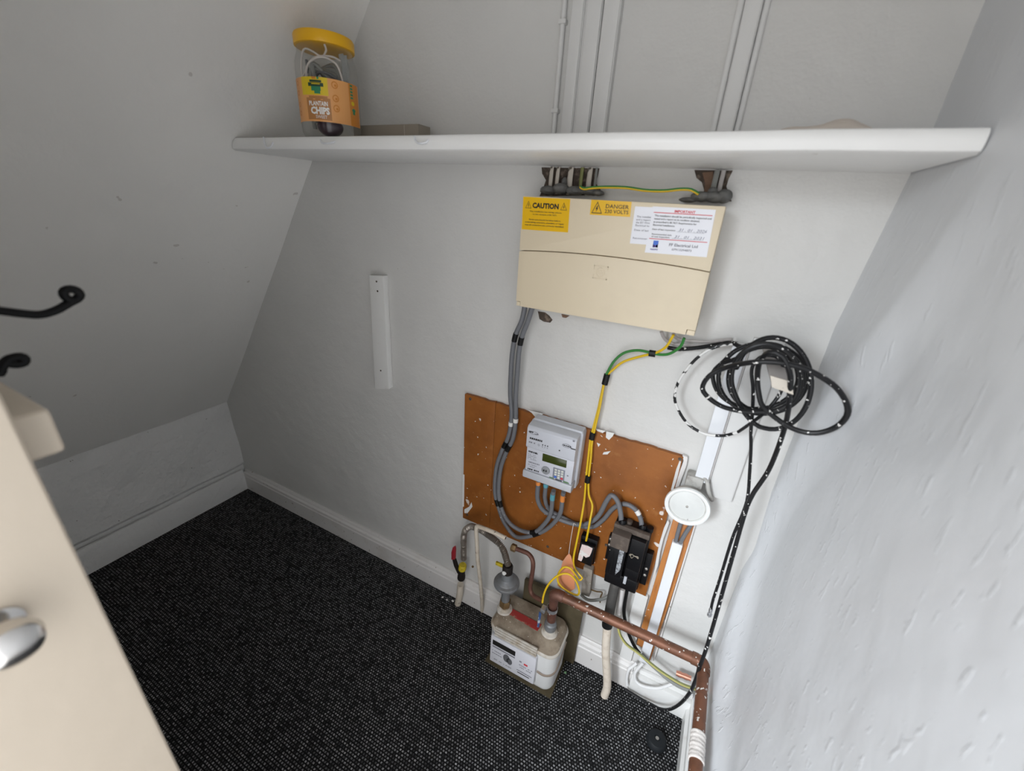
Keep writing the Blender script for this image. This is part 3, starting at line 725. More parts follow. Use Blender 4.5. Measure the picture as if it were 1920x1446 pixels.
s.text('Date of last inspection:', 0.06, 0.44, 0.475, 0.034, M_black, 0.012); s.text('Recommended date', 0.065, 0.39, 0.58, 0.034, M_black, 0.012); s.text('of next inspection:', 0.065, 0.37, 0.632, 0.034, M_black, 0.012)
s.text('31 . 01 . 2026', 0.49, 0.93, 0.455, 0.062, M_pen, 0.0, shear=0.3); s.text('31 . 01 . 2031', 0.44, 0.91, 0.605, 0.062, M_pen, 0.0, shear=0.3)
s.rect(0.46, 0.90, 0.497, 0.502, M_grey_ink); s.rect(0.40, 0.90, 0.645, 0.650, M_grey_ink)
s.poly([(0.115, 0.72), (0.20, 0.72), (0.20, 0.87), (0.115, 0.87)], M_blue); s.poly([(0.115, 0.80), (0.165, 0.84), (0.15, 0.87), (0.115, 0.87)], M_red); s.poly([(0.165, 0.82), (0.20, 0.79), (0.20, 0.87), (0.165, 0.87)], M_navy)
s.text('NAPIT', 0.085, 0.215, 0.915, 0.035, M_navy, 0.03)
s.text('FF Electrical Ltd', 0.38, 0.835, 0.785, 0.062, M_grey_ink, 0.025); s.text('07913294873', 0.435, 0.75, 0.885, 0.045, M_grey_ink, 0.02)
s.build('print', st)

# cables dropping into the top of the fuse box, putty and the small earth link
def cable(name, path, r, m, label, cat='cable', group=None, k=10, build=True, **kw):
    g = G().tube(path, r, m, k=k, **kw)
    o = g.build(name, origin=path[0]); tag(o, label, cat, group); return o
zt_, zb_ = 1.5435, 1.487
for i, (px, r, m, lb) in enumerate(((1034, 0.0048, M_dirtycable, 'dirty white cable, leftmost of the bunch entering the fuse box top'),
                               (1046, 0.0045, M_dirtycable, 'dirty white cable, second from the left into the fuse box top'),
                               (1070, 0.0065, M_dirtycable, 'thick oval dirty white cable in the left bunch above the fuse box'),
                               (1091, 0.0040, M_olive, 'thin green-grey cable in the left bunch above the fuse box'),
                               (1106, 0.0058, M_dirtycable, 'cream cable at the right side of the left bunch above the fuse box'),
                               (1118, 0.0028, M_greycable, 'thin grey cable, rightmost of the left bunch above the fuse box'),
                               (1344, 0.0052, M_greycable, 'thick grey cable beside the bare brick above the fuse box'),
                               (1356, 0.0042, M_gcable, 'pale grey cable, rightmost of those above the fuse box'))):
    x = W(px, 325, 0.012).x
    cable('flat_cable', [(x, -0.0115, zt_), (x, -0.0125, 1.515), (x + 0.001, -0.014, zb_)], r, m, lb, squash=0.7)
def lump(name, pts, label):
    o = None; g = G()
    for x, y, d, r, sc in pts: g.ico(W(x, y, d), r, M_putty, sc, 0.06)
    o = g.build(name, origin=W(*pts[0][:3])); tag(o, label, 'putty')
lump('putty_lump', [(1028, 357, 0.03, 0.016, (1.2, 1.3, 0.6)), (1052, 354, 0.032, 0.017, (1.1, 1.2, 0.7)), (1078, 358, 0.03, 0.016, (1.3, 1.2, 0.6)), (1104, 359, 0.03, 0.015, (1.3, 1.2, 0.5)), (1121, 362, 0.03, 0.012, (1.2, 1.2, 0.5)), (1058, 343, 0.02, 0.008, (0.8, 1, 1.5))],
     'dark grey putty along the top of the fuse box around the left cables')
lump('putty_lump', [(1290, 375, 0.032, 0.011, (1.6, 1.2, 0.45)), (1316, 369, 0.032, 0.016, (1.3, 1.2, 0.6)), (1340, 370, 0.032, 0.016, (1.3, 1.2, 0.65)), (1358, 368, 0.030, 0.016, (0.9, 1.2, 0.8)), (1336, 360, 0.028, 0.009, (1, 1, 1))],
     'grey putty at the top right corner of the fuse box')
cable('earth_link', PTH([(1088, 350), (1095, 354), (1112, 352), (1140, 351), (1175, 352), (1210, 357), (1245, 358), (1275, 355), (1296, 356), (1310, 364)], 0.055, 0.05), 0.0032, M_ey,
      'short green and yellow earth wire lying along the fuse box top', 'cable', m2=M_eg, sect=(6, 10))

# ================================================================== BATTEN, BACKING BOARD
bt = thing('wooden_batten', (-0.965, 0, 0.84), 'short white painted wooden batten screwed upright on the back wall', 'batten')
G().prism([W(692, 516, 0.022), W(718, 517.5, 0.022), W(729, 730, 0.022), W(703, 730, 0.022)], (0, 0.0215, 0), M_trim).build('strip', bt, bevel=0.002)
for x, y in ((706, 528), (708, 546), (714, 695)): G().lathe([(0.003, 0), (0.003, 0.0008), (0.0005, 0.001)], W(x, y, 0.0222), M_hole, axis=(0, -1, 0), k=12).build('screw_hole', bt)

BD = 0.013
bb = thing('backing_board', (-0.31, 0, 0.415), 'brown varnished hardboard panel behind the electric meter, flecked with white paint', 'board')
bx0, bxm, bx1, bz0, bz1 = -0.639, -0.528, 0.012, 0.415, 0.907
rr = random.Random(5)
def ragged(x0, x1, top, n):
    return [Vector((x0 + (x1 - x0) * i / n, 0, top + rr.uniform(-0.0018, 0.0018))) for i in range(n + 1)]
P = ragged(bx0, bxm - 0.0006, bz1, 8) + [Vector((bxm - 0.0006, 0, bz0)), Vector((bx0, 0, bz0))]
G().prism([p + Vector((0, -0.0005, 0)) for p in P], (0, -(BD - 0.001), 0), M_ply).build('board_panel', bb, bevel=0.0008)
P = ragged(bxm + 0.0006, bx1, bz1, 36) + [Vector((bx1 - 0.001, 0, 0.75)), Vector((bx1, 0, 0.6)), Vector((bx1 - 0.002, 0, bz0)), Vector((-0.09, 0, bz0 + 0.002)), Vector((-0.2, 0, bz0 - 0.001)), Vector((bxm + 0.0006, 0, bz0))]
G().prism([p + Vector((0, -0.0005, 0)) for p in P], (0, -(BD - 0.0005), 0), M_ply).build('board_panel', bb, bevel=0.0008)
def splat(px, m=M_trim):
    c = [W(x, y, BD) for x, y in px]; G().prism(c, (0, -0.0009, 0), m).build('paint_splash', bb)
splat([(990, 769), (1012, 774), (1019, 776), (1010, 782), (1007, 788), (1003, 781), (997, 774)])
splat([(1137, 809), (1152, 812), (1149, 818), (1142, 825), (1136, 820)])
splat([(1117, 804), (1136, 808), (1130, 812), (1120, 808)]); splat([(1119, 830), (1126, 833), (1122, 838)]); splat([(1132, 848), (1145, 846), (1139, 852), (1130, 852)])
splat([(871, 955), (880, 950), (884, 942), (886, 950), (877, 962), (871, 962)]); splat([(868, 890), (871, 890), (870, 950), (867, 950)])
splat([(1245, 990), (1252, 975), (1255, 980), (1244, 1010), (1238, 1035), (1234, 1060), (1226, 1080), (1230, 1050), (1236, 1020)], M_pvcpaint)
splat([(1268, 880), (1275, 862), (1277, 866), (1270, 895), (1262, 920), (1258, 918)], M_pvcpaint)
for x, y in ((882, 748), (876, 965), (1275, 861), (1027, 1025), (1137, 1022), (1228, 1100)):
    G().lathe([(0.0048, 0), (0.0045, 0.0018), (0.0005, 0.0024)], W(x, y, BD), M_hole, axis=(0, -1, 0), k=14).build('screw', bb)
g = G().prism([W(1279, 853, 0.012), W(1290, 858, 0.012), W(1288, 872, 0.012), W(1272, 916, 0.012), W(1263, 914, 0.012), W(1281, 865, 0.012)], (0, 0.0115, 0), M_dirtytrim)
o = g.build('edge_strip', origin=W(1279, 900, 0), bevel=0.003); tag(o, 'short white painted edging strip at the upper right edge of the brown board', 'strip')

# ================================================================== ELECTRICITY METER
em = thing('electricity_meter', (-0.315, -BD, 0.71), 'pale grey keypad electricity meter on the brown board', 'meter')
G().rloft([(-0.391, -0.239, -0.047, -BD - 0.0003, 0.730, 0.004), (-0.391, -0.239, -0.047, -BD - 0.0003, 0.905, 0.004), (-0.386, -0.243, -0.043, -BD - 0.0003, 0.912, 0.004)], M_mtop).build('case', em)
G().prism([Vector((-0.3885, -0.078, 0.835)), Vector((-0.3885, -0.080, 0.840)), Vector((-0.3885, -0.080, 0.897)), Vector((-0.3885, -0.074, 0.904)), Vector((-0.3885, -0.047, 0.908)), Vector((-0.3885, -0.047, 0.835))], (0.1435, 0, 0), M_mtop).build('front_cover', em, bevel=0.0015)
G().box(-0.387, -0.2455, -0.074, -0.047, 0.756, 0.835, M_mpanel).build('face_panel', em, bevel=0.0015)
G().prism([Vector((-0.391, -0.079, 0.757)), Vector((-0.391, -0.081, 0.752)), Vector((-0.391, -0.081, 0.735)), Vector((-0.391, -0.076, 0.731)), Vector((-0.391, -0.047, 0.731)), Vector((-0.391, -0.047, 0.757))], (0.149, 0, 0), M_mgrey).build('terminal_cover', em, bevel=0.002)
fp_ = bpy.data.objects['face_panel']
s = Sheet(W(988.4, 840, 0.074), W(1076, 867, 0.074), W(1071.5, 909, 0.074), W(984.7, 883, 0.074), lift=0.0005)
s.dashes(0.04, 0.24, 0.11, 0.07, M_black, 3, 0.9)
for i, v in enumerate((0.22, 0.29, 0.36, 0.42)): s.dashes(0.03, 0.20 + 0.03 * (i % 2), v, 0.022, M_grey_ink, 10 + i)
s.dashes(0.06, 0.30, 0.56, 0.05, M_grey_ink, 21); s.dashes(0.05, 0.24, 0.66, 0.025, M_grey_ink, 22); s.dashes(0.05, 0.20, 0.74, 0.025, M_grey_ink, 23)
s.dashes(0.05, 0.17, 0.86, 0.06, M_black, 25, 1); s.dashes(0.19, 0.30, 0.86, 0.06, M_black, 26, 1)
s.disc(0.905, 0.66, 0.018, 0.03, M_grey_ink); s.rect(0.53, 0.63, 0.93, 0.99, M_grn); s.rect(0.66, 0.80, 0.95, 0.99, M_black); s.poly([(0.82, 0.93), (0.93, 0.94), (0.96, 1.0), (0.83, 1.0)], M_grn)
s.build('print', fp_)
def at2(u, v, l): return s.at(u, v, l)
def slab(name, u0, u1, v0, v1, th, m, parent, bevel=0.0004, label=None):
    g = G().prism([s.at(u0, v0, -0.0002), s.at(u1, v0, -0.0002), s.at(u1, v1, -0.0002), s.at(u0, v1, -0.0002)], (0, -th, 0), m)
    return g.build(name, parent, bevel=bevel, label=label)
slab('display', 0.35, 0.86, 0.02, 0.34, 0.0012, M_lcd, fp_, label='dark green liquid crystal display')
g = G().lathe([(0.0125, 0), (0.0125, 0.003), (0.010, 0.0038), (0.0005, 0.004)], s.at(0.445, 0.70, 0), M_slot, axis=(0, -1, 0), k=24); g.build('key_slot', fp_, label='round grey key socket')
s3 = Sheet(s.at(0.40, 0.66, 0), s.at(0.48, 0.66, 0), s.at(0.48, 0.74, 0), s.at(0.40, 0.74, 0), lift=0.0046)
s3.rect(0.0, 0.35, 0, 1, M_black); s3.rect(0.6, 0.95, 0, 1, M_black); s3.build('socket_pin', fp_)
slab('keypad', 0.60, 0.845, 0.47, 0.93, 0.0016, M_keybed, fp_)
for i in range(3):
    for j in range(4):
        u = 0.635 + i * 0.068; v = 0.50 + j * 0.105
        mm = M_key if j < 3 else (M_blue, M_key, M_red)[i]
        slab('key', u, u + 0.046, v, v + 0.075, 0.0030, mm, fp_, 0.0003)
fc_ = bpy.data.objects['front_cover']
s = Sheet(W(990, 801, 0.0803), W(1081, 824, 0.0803), W(1077.5, 866, 0.0803), W(985, 837.6, 0.0803), lift=0.0004)
s.dashes(0.03, 0.13, 0.19, 0.08, M_black, 31, 1); s.ring(0.14, 0.22, 0.10, 0.07, M_grey_ink, 0.25); s.rect(0.15, 0.24, 0.23, 0.25, M_black)
s.dashes(0.07, 0.33, 0.50, 0.085, M_black, 33, 1); s.dashes(0.06, 0.22, 0.70, 0.06, M_grey_ink, 35, 0.9); s.ring(0.27, 0.72, 0.02, 0.05, M_grey_ink, 0.4)
for u in (0.34, 0.39, 0.44): s.rect(u, u + 0.018, 0.63, 0.69, M_black); s.rect(u, u + 0.014, 0.74, 0.78, M_grey_ink)
s.ring(0.82, 0.40, 0.09, 0.085, M_grey_ink, 0.2); s.dashes(0.76, 0.92, 0.40, 0.05, M_black, 37, 1); s.rect(0.90, 1.0, 0.44, 0.48, M_black)
s.rect(0.93, 0.97, 0.08, 0.14, M_grey_ink); s.disc(0.69, 0.70, 0.014, 0.03, M_black)
s.build('print', fc_)

# meter tails
def band(parent, path_px, d, r, m, name='tape', hl=6):
    a, b = [W(x, y, d) for x, y in path_px]
    G().tube([a, b], r, m, k=12, smooth=False).build(name, parent)
LA = [(985, 576), (979, 600), (967, 628), (961, 660), (958, 700), (957, 740), (959.5, 778), (954, 817), (941, 846), (931, 877), (928, 921), (936, 955), (946, 981), (965, 1005), (985.6, 1007), (1017, 997), (1038, 981), (1051, 961), (1055, 932), (1057, 922)]
LB = [(1000, 580), (989, 604), (979, 630), (973, 660), (970, 700), (967, 745), (967, 786), (962, 822), (949, 849), (938.6, 880), (935, 921), (941, 955), (954, 979), (975, 994), (1001, 998), (1019.5, 984), (1032.5, 963), (1036, 932), (1038, 920)]
def taild(L, a, b): return [W(x, y, a + (b - a) * min(1, i / 5)) if i < len(L) - 4 else W(x, y, b + (0.055 - b) * (i - len(L) + 5) / 4) for i, (x, y) in enumerate(L)]
PA = taild(LA, 0.050, 0.032); PB = taild(LB, 0.055, 0.036)
PA[0].z = PB[0].z = cuB + 0.006
o1 = G().tube(PA, 0.0068, M_tail, k=12).build('meter_tail', origin=PA[5]); tag(o1, 'grey cable from the fuse box, outer of the two looping to the meter', 'cable', 'meter tails')
o2 = G().tube(PB, 0.0068, M_tail, k=12).build('meter_tail', origin=PB[5]); tag(o2, 'grey cable from the fuse box, inner of the two looping to the meter', 'cable', 'meter tails')
LOCS[o1.name] = Vector(PA[5]); LOCS[o2.name] = Vector(PB[5])
def tapeseg(parent, Ps, i0, t0, t1, r, m, name):
    C_ = catmull(Ps, 0.002); n = len(C_)
    a, b = int(t0 * n), int(t1 * n)
    G().tube(C_[a:b], r, m, k=12, smooth=False).build(name, parent)
def near(Ps, px, d):
    C_ = catmull(Ps, 0.002); q = W(px[0], px[1], d)
    return min(range(len(C_)), key=lambda i: (C_[i] - q).length) / len(C_)
for px in ((971, 634), (950, 838), (932, 944), (1004, 1000)):
    for par, Ps in ((o1, PA), (o2, PB)):
        t = near(Ps, px, 0.035); tapeseg(par, Ps, 0, t - 0.012, t + 0.012, 0.0076, M_tape, 'black_tape')
for par, Ps, px in ((o1, PA, (957, 797)), (o2, PB, (968, 790))):
    t = near(Ps, px, 0.035); tapeseg(par, Ps, 0, t - 0.006, t + 0.006, 0.0079, M_clip, 'cable_clip')
for par, Ps, m in ((o1, PA, M_orange), (o2, PB, M_teal)):
    tapeseg(par, Ps, 0, 0.962, 0.985, 0.0077, m, 'end_sleeve')
LC = [(1010, 899), (1009, 910), (1008, 935), (1017, 955), (1038, 968.5), (1071.6, 981.5), (1098, 983), (1121, 968.5), (1137, 940), (1147, 929), (1158, 940), (1164, 965), (1165, 990)]
LD = [(1024, 903), (1023, 914), (1022, 935), (1030, 955), (1056, 971), (1085, 985), (1111, 988), (1131.5, 974), (1150, 953), (1171, 945), (1191.5, 955.5), (1202, 976), (1203, 1000)]
PC = [W(x, y, d) for (x, y), d in zip(LC, (0.058, 0.058, 0.05, 0.040, 0.034, 0.030, 0.030, 0.034, 0.040, 0.042, 0.044, 0.046, 0.046))]
PD = [W(x, y, d) for (x, y), d in zip(LD, (0.058, 0.058, 0.045, 0.030, 0.024, 0.020, 0.020, 0.022, 0.026, 0.030, 0.034, 0.036, 0.036))]
o3 = G().tube(PC, 0.0070, M_tail, k=12).build('cutout_tail', origin=PC[5]); tag(o3, 'grey cable from the meter entering the black cutout at its left top', 'cable', 'cutout tails')
o4 = G().tube(PD, 0.0066, M_tail, k=12).build('cutout_tail', origin=PD[5]); tag(o4, 'grey cable from the meter arching to the black cutout at its right top', 'cable', 'cutout tails')
LOCS[o3.name] = Vector(PC[5]); LOCS[o4.name] = Vector(PD[5])
tapeseg(o3, PC, 0, 0.016, 0.04, 0.0079, M_orange, 'end_sleeve'); tapeseg(o4, PD, 0, 0.016, 0.04, 0.0075, M_teal, 'end_sleeve')
t = near(PD, (1196, 962), 0.034); tapeseg(o4, PD, 0, t - 0.012, t + 0.012, 0.0072, M_clip, 'paint_blob')

# ================================================================== EARTH CABLES AND EARTH BLOCK
EL = [(1263, 628, .055), (1249.6, 649.6, .045), (1230, 661.6, .035), (1204, 667.6, .025), (1170, 678, .018), (1151, 692, .016), (1136, 708, .016), (1128, 738, .016), (1121, 770, .018), (1112, 804, .024), (1107, 825, .024), (1103, 858, .024), (1099, 895, .024), (1096, 934.6, .026), (1089.8, 973.7, .052), (1082, 1012.8, .056), (1075.5, 1046, .056),
      (1077, 1064, .060), (1086, 1077, .066), (1092, 1084, .070), (1086, 1088, .074), (1079, 1078, .080), (1069, 1066, .084), (1057, 1064, .086), (1047, 1076, .088), (1046, 1090, .09), (1055, 1102, .092), (1070, 1112, .090), (1083, 1116, .086), (1086, 1107, .086), (1080, 1090, .090), (1069, 1078, .094), (1056, 1076, .098), (1042, 1082, .102), (1030, 1094, .108), (1023, 1106, .112), (1019, 1118, .116), (1017, 1130, .118)]
ER = [(1283, 634, .055), (1276, 649.6, .050), (1256.8, 662.8, .042), (1237.6, 665, .036), (1216, 660.5, .030), (1194.4, 657, .026), (1170, 662, .022), (1151, 678, .020), (1137, 702, .020), (1131, 728, .022), (1124, 766, .024), (1115, 805, .026), (1110, 830, .026), (1108, 858, .026), (1104, 895, .026), (1104, 927, .028), (1110.7, 947.7, .034), (1106.8, 973.7, .052), (1102, 1000, .054), (1099, 1014, .047)]
PL = [W(*p) for p in EL]; PR_ = [W(*p) for p in ER]
e1 = G().tube(PL, 0.0031, M_ey, k=10).build('earth_cable', origin=PL[10]); tag(e1, 'yellow earth cable from the fuse box coiling down to the gas pipe clamp', 'cable', 'earth cables')
g = G(); i_cut = 9
g.tube(PR_[:i_cut], 0.0033, M_eg, k=10); g.tube(PR_[i_cut - 1:], 0.0031, M_ey, k=10, m2=M_ey)
e2 = g.build('earth_cable', origin=PR_[10]); tag(e2, 'earth cable, green at the fuse box and yellow lower down, into the small black block', 'cable', 'earth cables')
LOCS[e1.name] = Vector(PL[10]); LOCS[e2.name] = Vector(PR_[10])
for a, b, d in (((1217, 662), (1229, 664), .034), ((1138.5, 702), (1133.5, 721), .019), ((1112, 811), (1109, 824), .025), ((1103, 892), (1101, 905), .025)):
    g = G().tube([W(*a, d), W(*b, d)], 0.0080, M_tape, k=12, smooth=False, squash=0.75); g.build('black_tape', e2)
eb = thing('earth_block', W(1098, 1055, BD), 'small black terminal block with a torn pink and white label, left of the cutout', 'terminal block')
def facebox(g, px, d0, d1, m):
    c = [W(x, y, d1) for x, y in px]; g.prism(c, (0, d1 - d0, 0), m)
ex0, ex1, ez0, ez1 = -0.203, -0.152, 0.473, 0.566
G().box(ex0, ex1, -0.036, -BD - 0.0003, ez0, ez1, M_bake).build('base', eb, bevel=0.002)
G().box(ex0 + 0.003, ex1 - 0.003, -0.052, -0.036, ez0 + 0.006, ez1 - 0.012, M_bake).build('cover', eb, bevel=0.003)
c = [W(1060 + a / 10.33, 980 + b / 10.33, 0.0522) for a, b in ((322, 420), (430, 450), (530, 500), (500, 590), (470, 655), (400, 680), (352, 640), (335, 700), (310, 750), (245, 720), (262, 620), (285, 540))]
G().prism(c, (0, -0.0005, 0), M_pink).build('torn_label', eb, label='torn pink and white paper label')
tg = [W(1067, 1038, .058), W(1062, 1043, .060), W(1055, 1053, .062), W(1048, 1078, .066), W(1045, 1098, .072), W(1056, 1106, .074), W(1068, 1110, .074), W(1078, 1104, .070), W(1077, 1082, .066), W(1074, 1058, .062), W(1071, 1044, .059)]
t = thing('paper_tag', tg[0], 'peach orange card tag on white string behind the yellow wire coil', 'tag')
G().prism(tg, (0, 0.0012, 0), M_tag).build('card', t)
G().tube([W(1079, 984, .043), W(1076, 981, .046), W(1074, 990, .050), W(1070, 1012, .054), W(1066.5, 1039, .0575)], 0.0009, M_string, k=6).build('string', t)

# ================================================================== SERVICE CUTOUT
sc = thing('service_cutout', (-0.063, -BD, 0.458), 'black bakelite service cutout on the lower right of the brown board', 'cutout')
G().box(-0.113, -0.0155, -0.046, -BD - 0.0004, 0.458, 0.668, M_bake).build('base', sc, bevel=0.003)
G().box(-0.110, -0.065, -0.084, -0.046, 0.512, 0.612, M_bake).build('fuse_carrier', sc, bevel=0.003)
car = bpy.data.objects['fuse_carrier']
G().box(-0.098, -0.095, -0.0852, -0.084, 0.52, 0.60, M_tape).build('groove', car)
G().box(-0.1115, -0.0625, -0.087, -0.046, 0.613, 0.661, M_dusty).build('carrier_cap', sc, bevel=0.003, label='dusty brown cap')
c = [W(1060 + a / 10.33, 980 + b / 10.33, 0.0845) for a, b in ((1055, 520), (1150, 520), (1085, 800), (1060, 920), (960, 1015), (985, 860), (1010, 740))]
G().prism(c, (0, -0.0006, 0), M_silverlab).build('label_strip', car, label='worn silver label strip')
G().box(-0.0600, -0.0215, -0.074, -0.046, 0.548, 0.655, M_bake).build('side_cover', sc, bevel=0.003)
G().box(-0.0600, -0.0215, -0.066, -0.046, 0.505, 0.546, M_bake).build('side_cover', sc, bevel=0.003)
G().box(-0.111, -0.018, -0.064, -0.046, 0.4585, 0.504, M_bake).build('cable_box', sc, bevel=0.005)
G().box(-0.057, -0.049, -0.069, -0.064, 0.485, 0.512, M_mgrey).build('latch', sc, bevel=0.001)
G().box(-0.113, -0.0175, -0.06, -0.046, 0.656, 0.672, M_dusty).build('top_ledge', sc, bevel=0.002, label='dusty brown ledge')
G().box(-0.0155, 0.002, -0.034, -BD - 0.0004, 0.475, 0.592, M_bake).build('side_flange', sc, bevel=0.002)
G().box(-0.124, -0.113, -0.032, -BD - 0.0004, 0.512, 0.60, M_bake).build('side_flange', sc, bevel=0.002)
for x, z, d in ((-0.0065, 0.537, 0.034), (-0.0065, 0.513, 0.034), (-0.1185, 0.590, 0.032), (-0.1185, 0.568, 0.032)):
    G().lathe([(0.0046, 0), (0.0042, 0.002), (0.002, 0.003), (0.0005, 0.003)], (x, -d, z), M_screw, axis=(0, -1, 0), k=14).build('screw', sc)
for p, r in ((PC[-1], 0.0105), (PD[-1], 0.0105)):
    G().lathe([(r, 0), (r, 0.012), (r * 0.8, 0.016)], (p.x, p.y, 0.668), M_bake, k=20).build('cable_gland', sc)
G().lathe([(0.0095, 0), (0.0095, 0.012), (0.0005, 0.013)], (-0.0225, -0.034, 0.668), M_bake, k=20).build('cable_gland', sc)
G().lathe([(0.0085, 0), (0.0085, 0.010), (0.0005, 0.011)], (-0.078, -0.034, 0.668), M_dusty, k=20).build('cable_gland', sc)
fb = [W(1060 + a / 10.33, 980 + b / 10.33, 0.0765) for a, b in ((1260, 610), (1330, 640), (1400, 690), (1410, 665), (1330, 655), (1285, 690), (1262, 640), (1300, 605))]
G().tube(fb, 0.0009, M_wire, k=6, step=0.002).build('seal_wire', sc)
G().lathe([(0.0028, 0), (0.0028, 0.003), (0.0005, 0.0032)], W(1060 + 1258 / 10.33, 980 + 618 / 10.33, 0.0745), M_wire, axis=(0, -1, 0), k=12).build('seal', sc)
G().lathe([(0.0028, 0), (0.0028, 0.003), (0.0005, 0.0032)], W(1060 + 1405 / 10.33, 980 + 675 / 10.33, 0.0745), M_wire, axis=(0, -1, 0), k=12).build('seal', sc)

# ================================================================== RIGHT-HAND TRUNKING, WOOD STRIP, BELL
ws = thing('wooden_strip', (0.05, 0, 0.15), 'brown varnished wooden strip with white trunking on it below the round white bell', 'strip')
wx0, wx1 = 0.024, 0.0765
G().prism([Vector((wx0 + 0.003, -0.0005, 0.72)), Vector((wx1 + 0.002, -0.0005, 0.72)), Vector((wx1, -0.0005, 0.45)), Vector((wx1 - 0.006, -0.0005, 0.17)), Vector((wx0 + 0.03, -0.0005, 0.17)), Vector((wx0 + 0.028, -0.0005, 0.21)), Vector((wx0 - 0.004, -0.0005, 0.21))], (0, -0.016, 0), M_chan).build('board', ws, bevel=0.0015)
G().box(wx1 + 0.0016, wx1 + 0.0055, -0.012, -0.0005, 0.17, 0.72, M_dirtytrim).build('painted_edge', ws, bevel=0.001, label='white painted edge')
G().box(0.0385, 0.0655, -0.034, -0.0167, 0.172, 0.658, M_pvc).build('trunking_lid', ws, bevel=0.0025, label='white plastic trunking lid')
cable('trunk_cable', [(0.047, -0.026, 0.655), (0.046, -0.026, 0.69), (0.047, -0.025, 0.74), (0.050, -0.022, 0.78)], 0.0052, M_tail, 'grey cable leaving the trunking top under the round bell, left one', 'cable', 'cables under the bell')
cable('trunk_cable', [(0.058, -0.026, 0.655), (0.0625, -0.026, 0.69), (0.071, -0.025, 0.73), (0.077, -0.022, 0.78)], 0.0052, M_tail, 'grey cable leaving the trunking top under the round bell, right one', 'cable', 'cables under the bell')
bc = W(1288, 951, 0.066)
bell = thing('round_bell', (bc.x, 0, bc.z), 'round white painted bell with raised rim, mounted above the brown strip', 'bell')
BR_ = 0.0525
G().lathe([(0.030, 0), (0.040, 0.002), (0.045, 0.006), (0.047, 0.028)], (bc.x, -0.0345, bc.z), M_bellgrey, axis=(0, -1, 0), k=48).build('body', bell, label='dirty grey body')
G().lathe([(BR_ - 0.004, 0), (BR_, 0.002), (BR_ + 0.0005, 0.006), (BR_ - 0.001, 0.0095), (BR_ - 0.005, 0.0105), (BR_ - 0.009, 0.0085), (BR_ - 0.0105, 0.003), (0.0005, 0.003)], (bc.x, -0.0585, bc.z), M_bell, axis=(0, -1, 0), k=56).build('rim', bell)
G().lathe([(BR_ - 0.0108, 0.0002), (BR_ - 0.0125, 0.0012), (0.0005, 0.0018)], (bc.x, -0.0616, bc.z), M_bellface, axis=(0, -1, 0), k=56).build('face', bell, label='round face greyed for the recess shade, with dirt specks')
G().lathe([(0.003, 0), (0.0028, 0.002), (0.0005, 0.0024)], (bc.x, -0.0634, bc.z), M_screw, axis=(0, -1, 0), k=12).build('screw', bell)
G().tube([(bc.x + 0.010, -0.02, bc.z + 0.075), (bc.x + 0.028, -0.03, bc.z + 0.066), (bc.x + 0.036, -0.032, bc.z + 0.045), (bc.x + 0.046, -0.03, bc.z + 0.024), (bc.x + 0.052, -0.02, bc.z + 0.012)], 0.005, M_bellgrey, k=10).build('bracket', bell)
G().box(bc.x - 0.018, bc.x + 0.022, -0.036, -0.0005, bc.z + 0.036, bc.z + 0.070, M_bellgrey).build('mount', bell, bevel=0.006)
ta = thing('cable_trunking', (0.063, 0, 0.86), 'white plastic trunking ending above the round bell', 'trunking')
G().box(0.050, 0.0765, -0.022, -0.0165, 0.862, 1.215, M_pvcpaint).box(0.050, 0.0525, -0.0165, -0.0005, 0.862, 1.215, M_pvcpaint).box(0.074, 0.0765, -0.0165, -0.0005, 0.862, 1.215, M_pvcpaint).build('channel', ta)
G().box(0.048, 0.0785, -0.030, -0.0222, 0.8605, 1.216, M_pvc).build('lid', ta, bevel=0.002)
G().box(0.0790, 0.0835, -0.016, -0.0005, 0.845, 1.2, M_dirtytrim).build('edge_strip', ta)
tb = thing('cable_trunking', (0.115, 0, 0.82), 'wide flat white boxing beside the trunking, behind the hanging black cables', 'trunking')
G().box(0.0845, 0.142, -0.0135, -0.0005, 0.82, 1.23, M_pvcpaint).build('channel', tb, bevel=0.0015)
G().box(0.0865, 0.140, -0.0155, -0.0136, 0.823, 1.228, M_pvcpaint).build('lid', tb, bevel=0.001)

# peg that carries the coil
pe = W(1466, 726, 0.21); 
peg = thing('wall_peg', (0.126, 0, 1.2), 'stubby pale wooden peg sticking out of the wall, carrying the cable coil', 'peg')
ang = 0.0
g = G().prism([Vector((pe.x - 0.022, -0.206, pe.z + 0.016)), Vector((pe.x + 0.012, -0.206, pe.z + 0.012)), Vector((pe.x + 0.020, -0.206, pe.z - 0.010)), Vector((pe.x - 0.014, -0.206, pe.z - 0.004))], (-0.004, 0.190, 0.0), M_gcable); g.build('shaft', peg, bevel=0.003)
g = G().prism([Vector((pe.x - 0.022, -0.2095, pe.z + 0.016)), Vector((pe.x + 0.012, -0.2095, pe.z + 0.012)), Vector((pe.x + 0.020, -0.2095, pe.z - 0.010)), Vector((pe.x - 0.014, -0.2095, pe.z - 0.004))], (0, 0.003, 0), M_dirtycable); g.build('end_face', peg, bevel=0.001)

